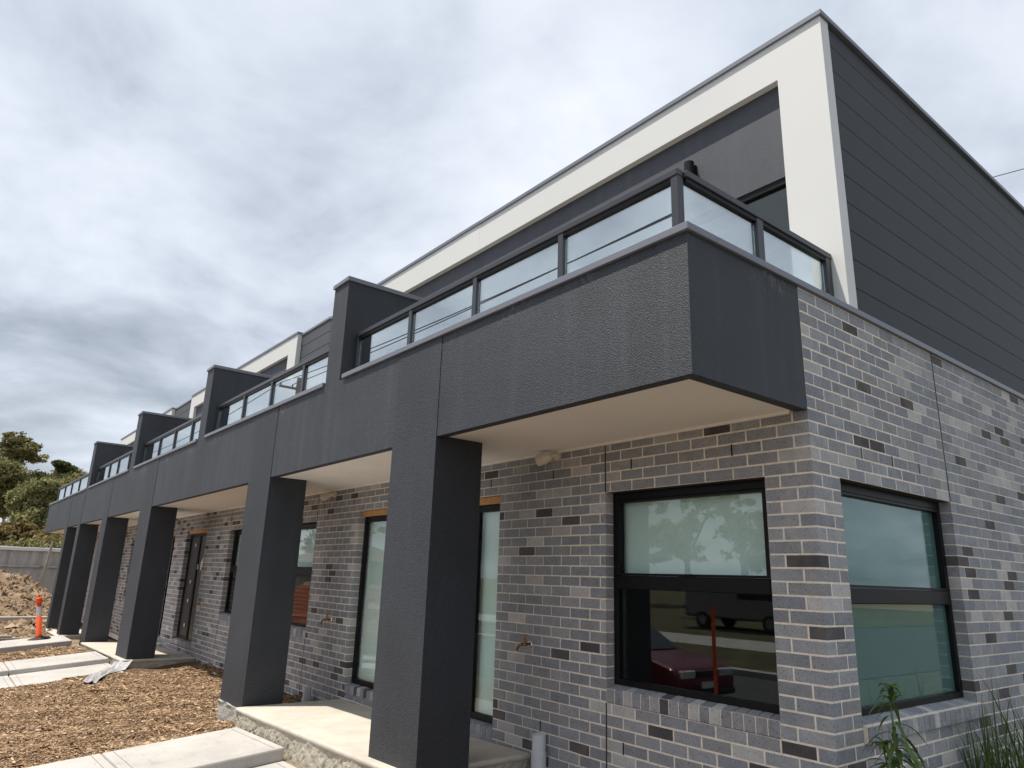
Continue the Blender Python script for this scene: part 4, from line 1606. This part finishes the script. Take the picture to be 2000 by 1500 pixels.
def street_car(loc, paint, label, length=4.5, width=1.75, van=False, face=1):
    x, y, z = loc
    t = thing('parked_car', loc, label, 'car')
    hw = width / 2

    def extr(prof, w0, w1, name, mat, parent=t, bev=.04):
        m = MB()
        n = len(prof)
        vs = [(x + face * p[0], y - w0 * p[2] if len(p) > 2 else y - w0, z + p[1]) for p in prof] + [(x + face * p[0], y + w0 * p[2] if len(p) > 2 else y + w0, z + p[1]) for p in prof]
        fs = [tuple(range(n)), tuple(range(2 * n - 1, n - 1, -1))] + [(k, (k + 1) % n, n + (k + 1) % n, n + k) for k in range(n)]
        m.add(vs, fs)
        return m.build(name, mat, parent, bevel=bev, segs=2)
    if van:
        body = [(0, .35), (0.02, .95), (-.35, 1.05), (-1.05, 1.75), (-1.3, 1.95), (-length + .1, 1.95), (-length, .4)]
        cab = [(-.42, 1.10), (-1.05, 1.70), (-2.2, 1.72), (-2.2, 1.10)]
    else:
        body = [(0, .28), (.03, .55), (-.08, .72), (-.55, .84), (-1.25, .93), (-3.6, .95), (-length + .05, .92), (-length, .35)]
        cab = [(-1.15, .93), (-1.95, 1.36), (-3.1, 1.38), (-3.85, .96)]
    extr(body, hw, hw, 'body', M[paint], t, .09)
    extr(cab, hw * (.82 if not van else 1.005), hw, 'cabin', M['carglass'] if not van else M['carglass'], t, .03)
    if not van:
        extr([(-1.85, 1.36), (-1.95, 1.40), (-3.1, 1.42), (-3.2, 1.37)], hw * .8, hw, 'roof', M[paint], t, .015)
    for s in (-1, 1):
        m = MB()
        m.box(x + face * .012 - .06, x + face * .012 + .035, y + s * (hw - .52), y + s * (hw - .12), z + .56, z + .70)
        m.build('headlight', M['lamp'], t, bevel=.02)
    m = MB()
    m.box(x - .03, x + .045, y - .32, y + .32, z + .58, z + .68)
    m.build('grille', M['rubber'], t, bevel=.01)
    m = MB()
    m.box(x - .02, x + .05, y - .19, y + .19, z + .38, z + .49)
    m.build('number_plate', M['tape'], t, bevel=.005)
    m = MB()
    m.box(x - .1, x + .055, y - hw + .05, y + hw - .05, z + .24, z + .36)
    m.build('bumper', M['rubber'], t, bevel=.03)
    for fx_ in (-.85, -length + .9):
        for s in (-1, 1):
            m = MB()
            m.tube([(x + face * fx_, y + s * (hw - .17), z + .31), (x + face * fx_, y + s * (hw + .01), z + .31)], .31, 18)
            wh = m.build('wheel', M['rubber'], t)
            m = MB()
            m.tube([(x + face * fx_, y + s * (hw - .0), z + .31), (x + face * fx_, y + s * (hw + .02), z + .31)], .19, 14)
            m.build('rim', M['silver'], wh)
    return t


street_car((-6.2, -6.85, -3.166), 'maroon', 'maroon sedan parked on the road, mirrored in the front window')
street_car((-12.0, -20.5, gz(-12, -20.5) + .01), 'silver', 'silver van across the street, mirrored in the front window', 4.7, 1.8, True)
street_car((-7.0, -21.5, gz(-7, -21.5) + .01), 'navy', 'dark sedan across the street, mirrored in the front window')

# orange temporary fence on the nature strip
t = thing('barrier_fence', (-9, -5.1, gz(-9, -5.1)), 'orange mesh barrier fence on steel posts along the kerb, mirrored in the windows', 'fence')
for k, x in enumerate((-4.72, -13.0, -16.2, -19.4, -22.6, -25.75)):
    m = MB()
    zz = gz(x, -5.1)
    m.tube([(x, -5.1, zz - .1), (x, -5.1, zz + 1.75)], .03, 8)
    m.build('steel_post', M['orange'], t)
m = MB()
for k in range(170):
    x = -13.0 - k * .075
    zz = gz(x, -5.1)
    m.box(x - .010, x + .010, -5.125, -5.115, zz + .1, zz + 1.85)
for q in range(15):
    zz = gz(-19, -5.1) + .1 + q * .125
    m.box(-25.75, -13.0, -5.128, -5.112, zz - .012, zz + .012)
o = m.build('barrier_mesh', M['orange'], t)
o['kind'] = 'stuff'


def gable_house(x, y, w, dpt, label):
    z = gz(x, y)
    t = thing('house', (x, y, z), label, 'house')
    part('wall', M['brick_house'], t, [(x - w / 2, x + w / 2, y - dpt / 2, y + dpt / 2, z - .2, z + 2.6)])
    m = MB()
    e = .5
    x0, x1, y0, y1 = x - w / 2 - e, x + w / 2 + e, y - dpt / 2 - e, y + dpt / 2 + e
    m.add([(x0, y0, z + 2.6), (x1, y0, z + 2.6), (x1, y1, z + 2.6), (x0, y1, z + 2.6), (x0 + 2.5, y, z + 4.6), (x1 - 2.5, y, z + 4.6)], [(0, 1, 5, 4), (2, 3, 4, 5), (1, 2, 5), (3, 0, 4), (0, 3, 2, 1)])
    m.build('roof', M['tile_roof'], t)
    for dx in (-w * .28, w * .25):
        f = part('window', M['tape'], t, [(x + dx - .9, x + dx + .9, y + dpt / 2, y + dpt / 2 + .05, z + .9, z + 2.2)])
        part('pane', M['carglass'], f, [(x + dx - .82, x + dx + .82, y + dpt / 2 + .05, y + dpt / 2 + .06, z + .98, z + 2.12)])
    return t


M['brick_house'] = simple('tan_house_brick', (0.26, 0.19, 0.14), 0.9, 0, 0.2, 8)
gable_house(-82, -36, 15, 9, 'tan brick house with a brown tiled roof across the street, mirrored in the glass')
gable_house(4, -40, 14, 9, 'tan brick bungalow across the street opposite the corner')
STREET_TREES = [(-27, -33, 8.0, 'pale', 'pale street tree set back behind the others opposite the nearest pillar'),
                (-58, -24, 8.5, 'dark', 'dark bushy tree far down the street'), (-70, -27, 9.0, 'olive', 'olive tree farthest down the street, beyond the dark bushy one'),
                (-12.5, -25, 7.5, 'pale', 'leafy street tree opposite the nearest pillar'), (-5.5, -27, 7.0, 'olive', 'olive street tree opposite the front window'),
                (-19.5, -28, 8.0, 'olive', 'tall olive street tree opposite the second townhouse'),
                (-31, -25, 6.0, 'olive', 'street tree opposite the middle of the row'), (11, -27, 6, 'dark', 'dark street tree opposite the side garden'),
                (16, 8, 5.5, 'pale', 'pale tree in the yard facing the side wall'), (19, -1, 6.5, 'olive', 'olive tree on the street corner facing the side window'), (18, 15, 5.0, 'dark', 'dark bushy tree farther back facing the side wall')]
grid_sheet('side_street', M['road'], [4.2, 8, 12.5], span(-5.3, 60, 30), lambda x, y: gz(x, max(y, -1.35)) + .02)
grid_sheet('side_garden', M['weedy'], [.03, 1, 2, 3, 4.15], span(-1.2, 40, 41), lambda x, y: gz(x, max(y, -1.35)) + .02)
grid_sheet('side_lawn', M['grass'], [12.6, 16, 30], span(-5.3, 60, 30), lambda x, y: gz(x, max(y, -1.35)) + .03)
for k, (x, y, h, kd, lb) in enumerate(STREET_TREES):
    zb_ = gz(x, y)
    tree((x, y, zb_ + h * .66), h * .42, h * .36, kd, 'bark', lb, 60 + k, 3200, .17, 10, zbase=zb_)

# utility poles and wires along the street
wz = [(-8.0, 6.55), (-8.25, 6.55), (-7.75, 6.0), (-8.6, 6.55)]
for k, px in enumerate((-37.5, 8.0, -80.0)):
    zz = gz(px, -8.2)
    t = thing('utility_pole', (px, -12.8, gz(px, -12.8)), ['power pole with a crossarm beside the road, mirrored in the balcony glass', 'power pole at the street corner beyond the photographer', 'power pole farthest down the street'][k], 'power pole')
    m = MB()
    m.tube([(px, -12.8, gz(px, -12.8) - .2), (px, -12.8, 10.2)], [.24, .17], 12)
    m.build('shaft', M['pole'], t)
    part('crossarm', M['pole'], t, [(px - .07, px + .07, -14.0, -11.6, 9.45, 9.57)])
    for yy in (-13.9, -13.2, -12.4, -11.7):
        m = MB()
        m.tube([(px, yy, 9.57), (px, yy, 9.72)], .035, 8)
        m.build('insulator', M['rubber'], t)


def cable(p, q, sag, rad, label):
    pts = []
    for k in range(25):
        f = k / 24
        v = Vector(p).lerp(Vector(q), f)
        v.z -= sag * 4 * f * (1 - f)
        pts.append(v)
    m = MB()
    m.tube(pts, rad, 6)
    o = m.build('power_line', M['wire'])
    return tag(o, label, 'cable', 'overhead power lines')


cable((-37.5, -13.9, 9.72), (8, -13.9, 9.72), .5, .022, 'outermost of the overhead power lines along the street')
cable((-37.5, -12.4, 9.72), (8, -12.4, 9.72), .5, .022, 'power line second from the kerb side, mirrored in the balcony glass')
cable((-37.5, -11.7, 9.72), (8, -11.7, 9.0), .6, .022, 'power line hung nearest the houses, mirrored in the balcony glass')
cable((-80, -13.9, 9.72), (-37.5, -13.9, 9.72), .6, .022, 'power line beyond the mirrored pole, roadside strand')
cable((-80, -11.7, 9.72), (-37.5, -11.7, 9.72), .6, .022, 'power line beyond the mirrored pole, house side strand')
cable(tuple(CAM_LOC + Vector((-.335, 1.01, .5475)) * 21), tuple(CAM_LOC + Vector((-.1, 1.22, .63)) * 21), .05, .012, 'thin overhead wire in the sky right of the clad side wall')
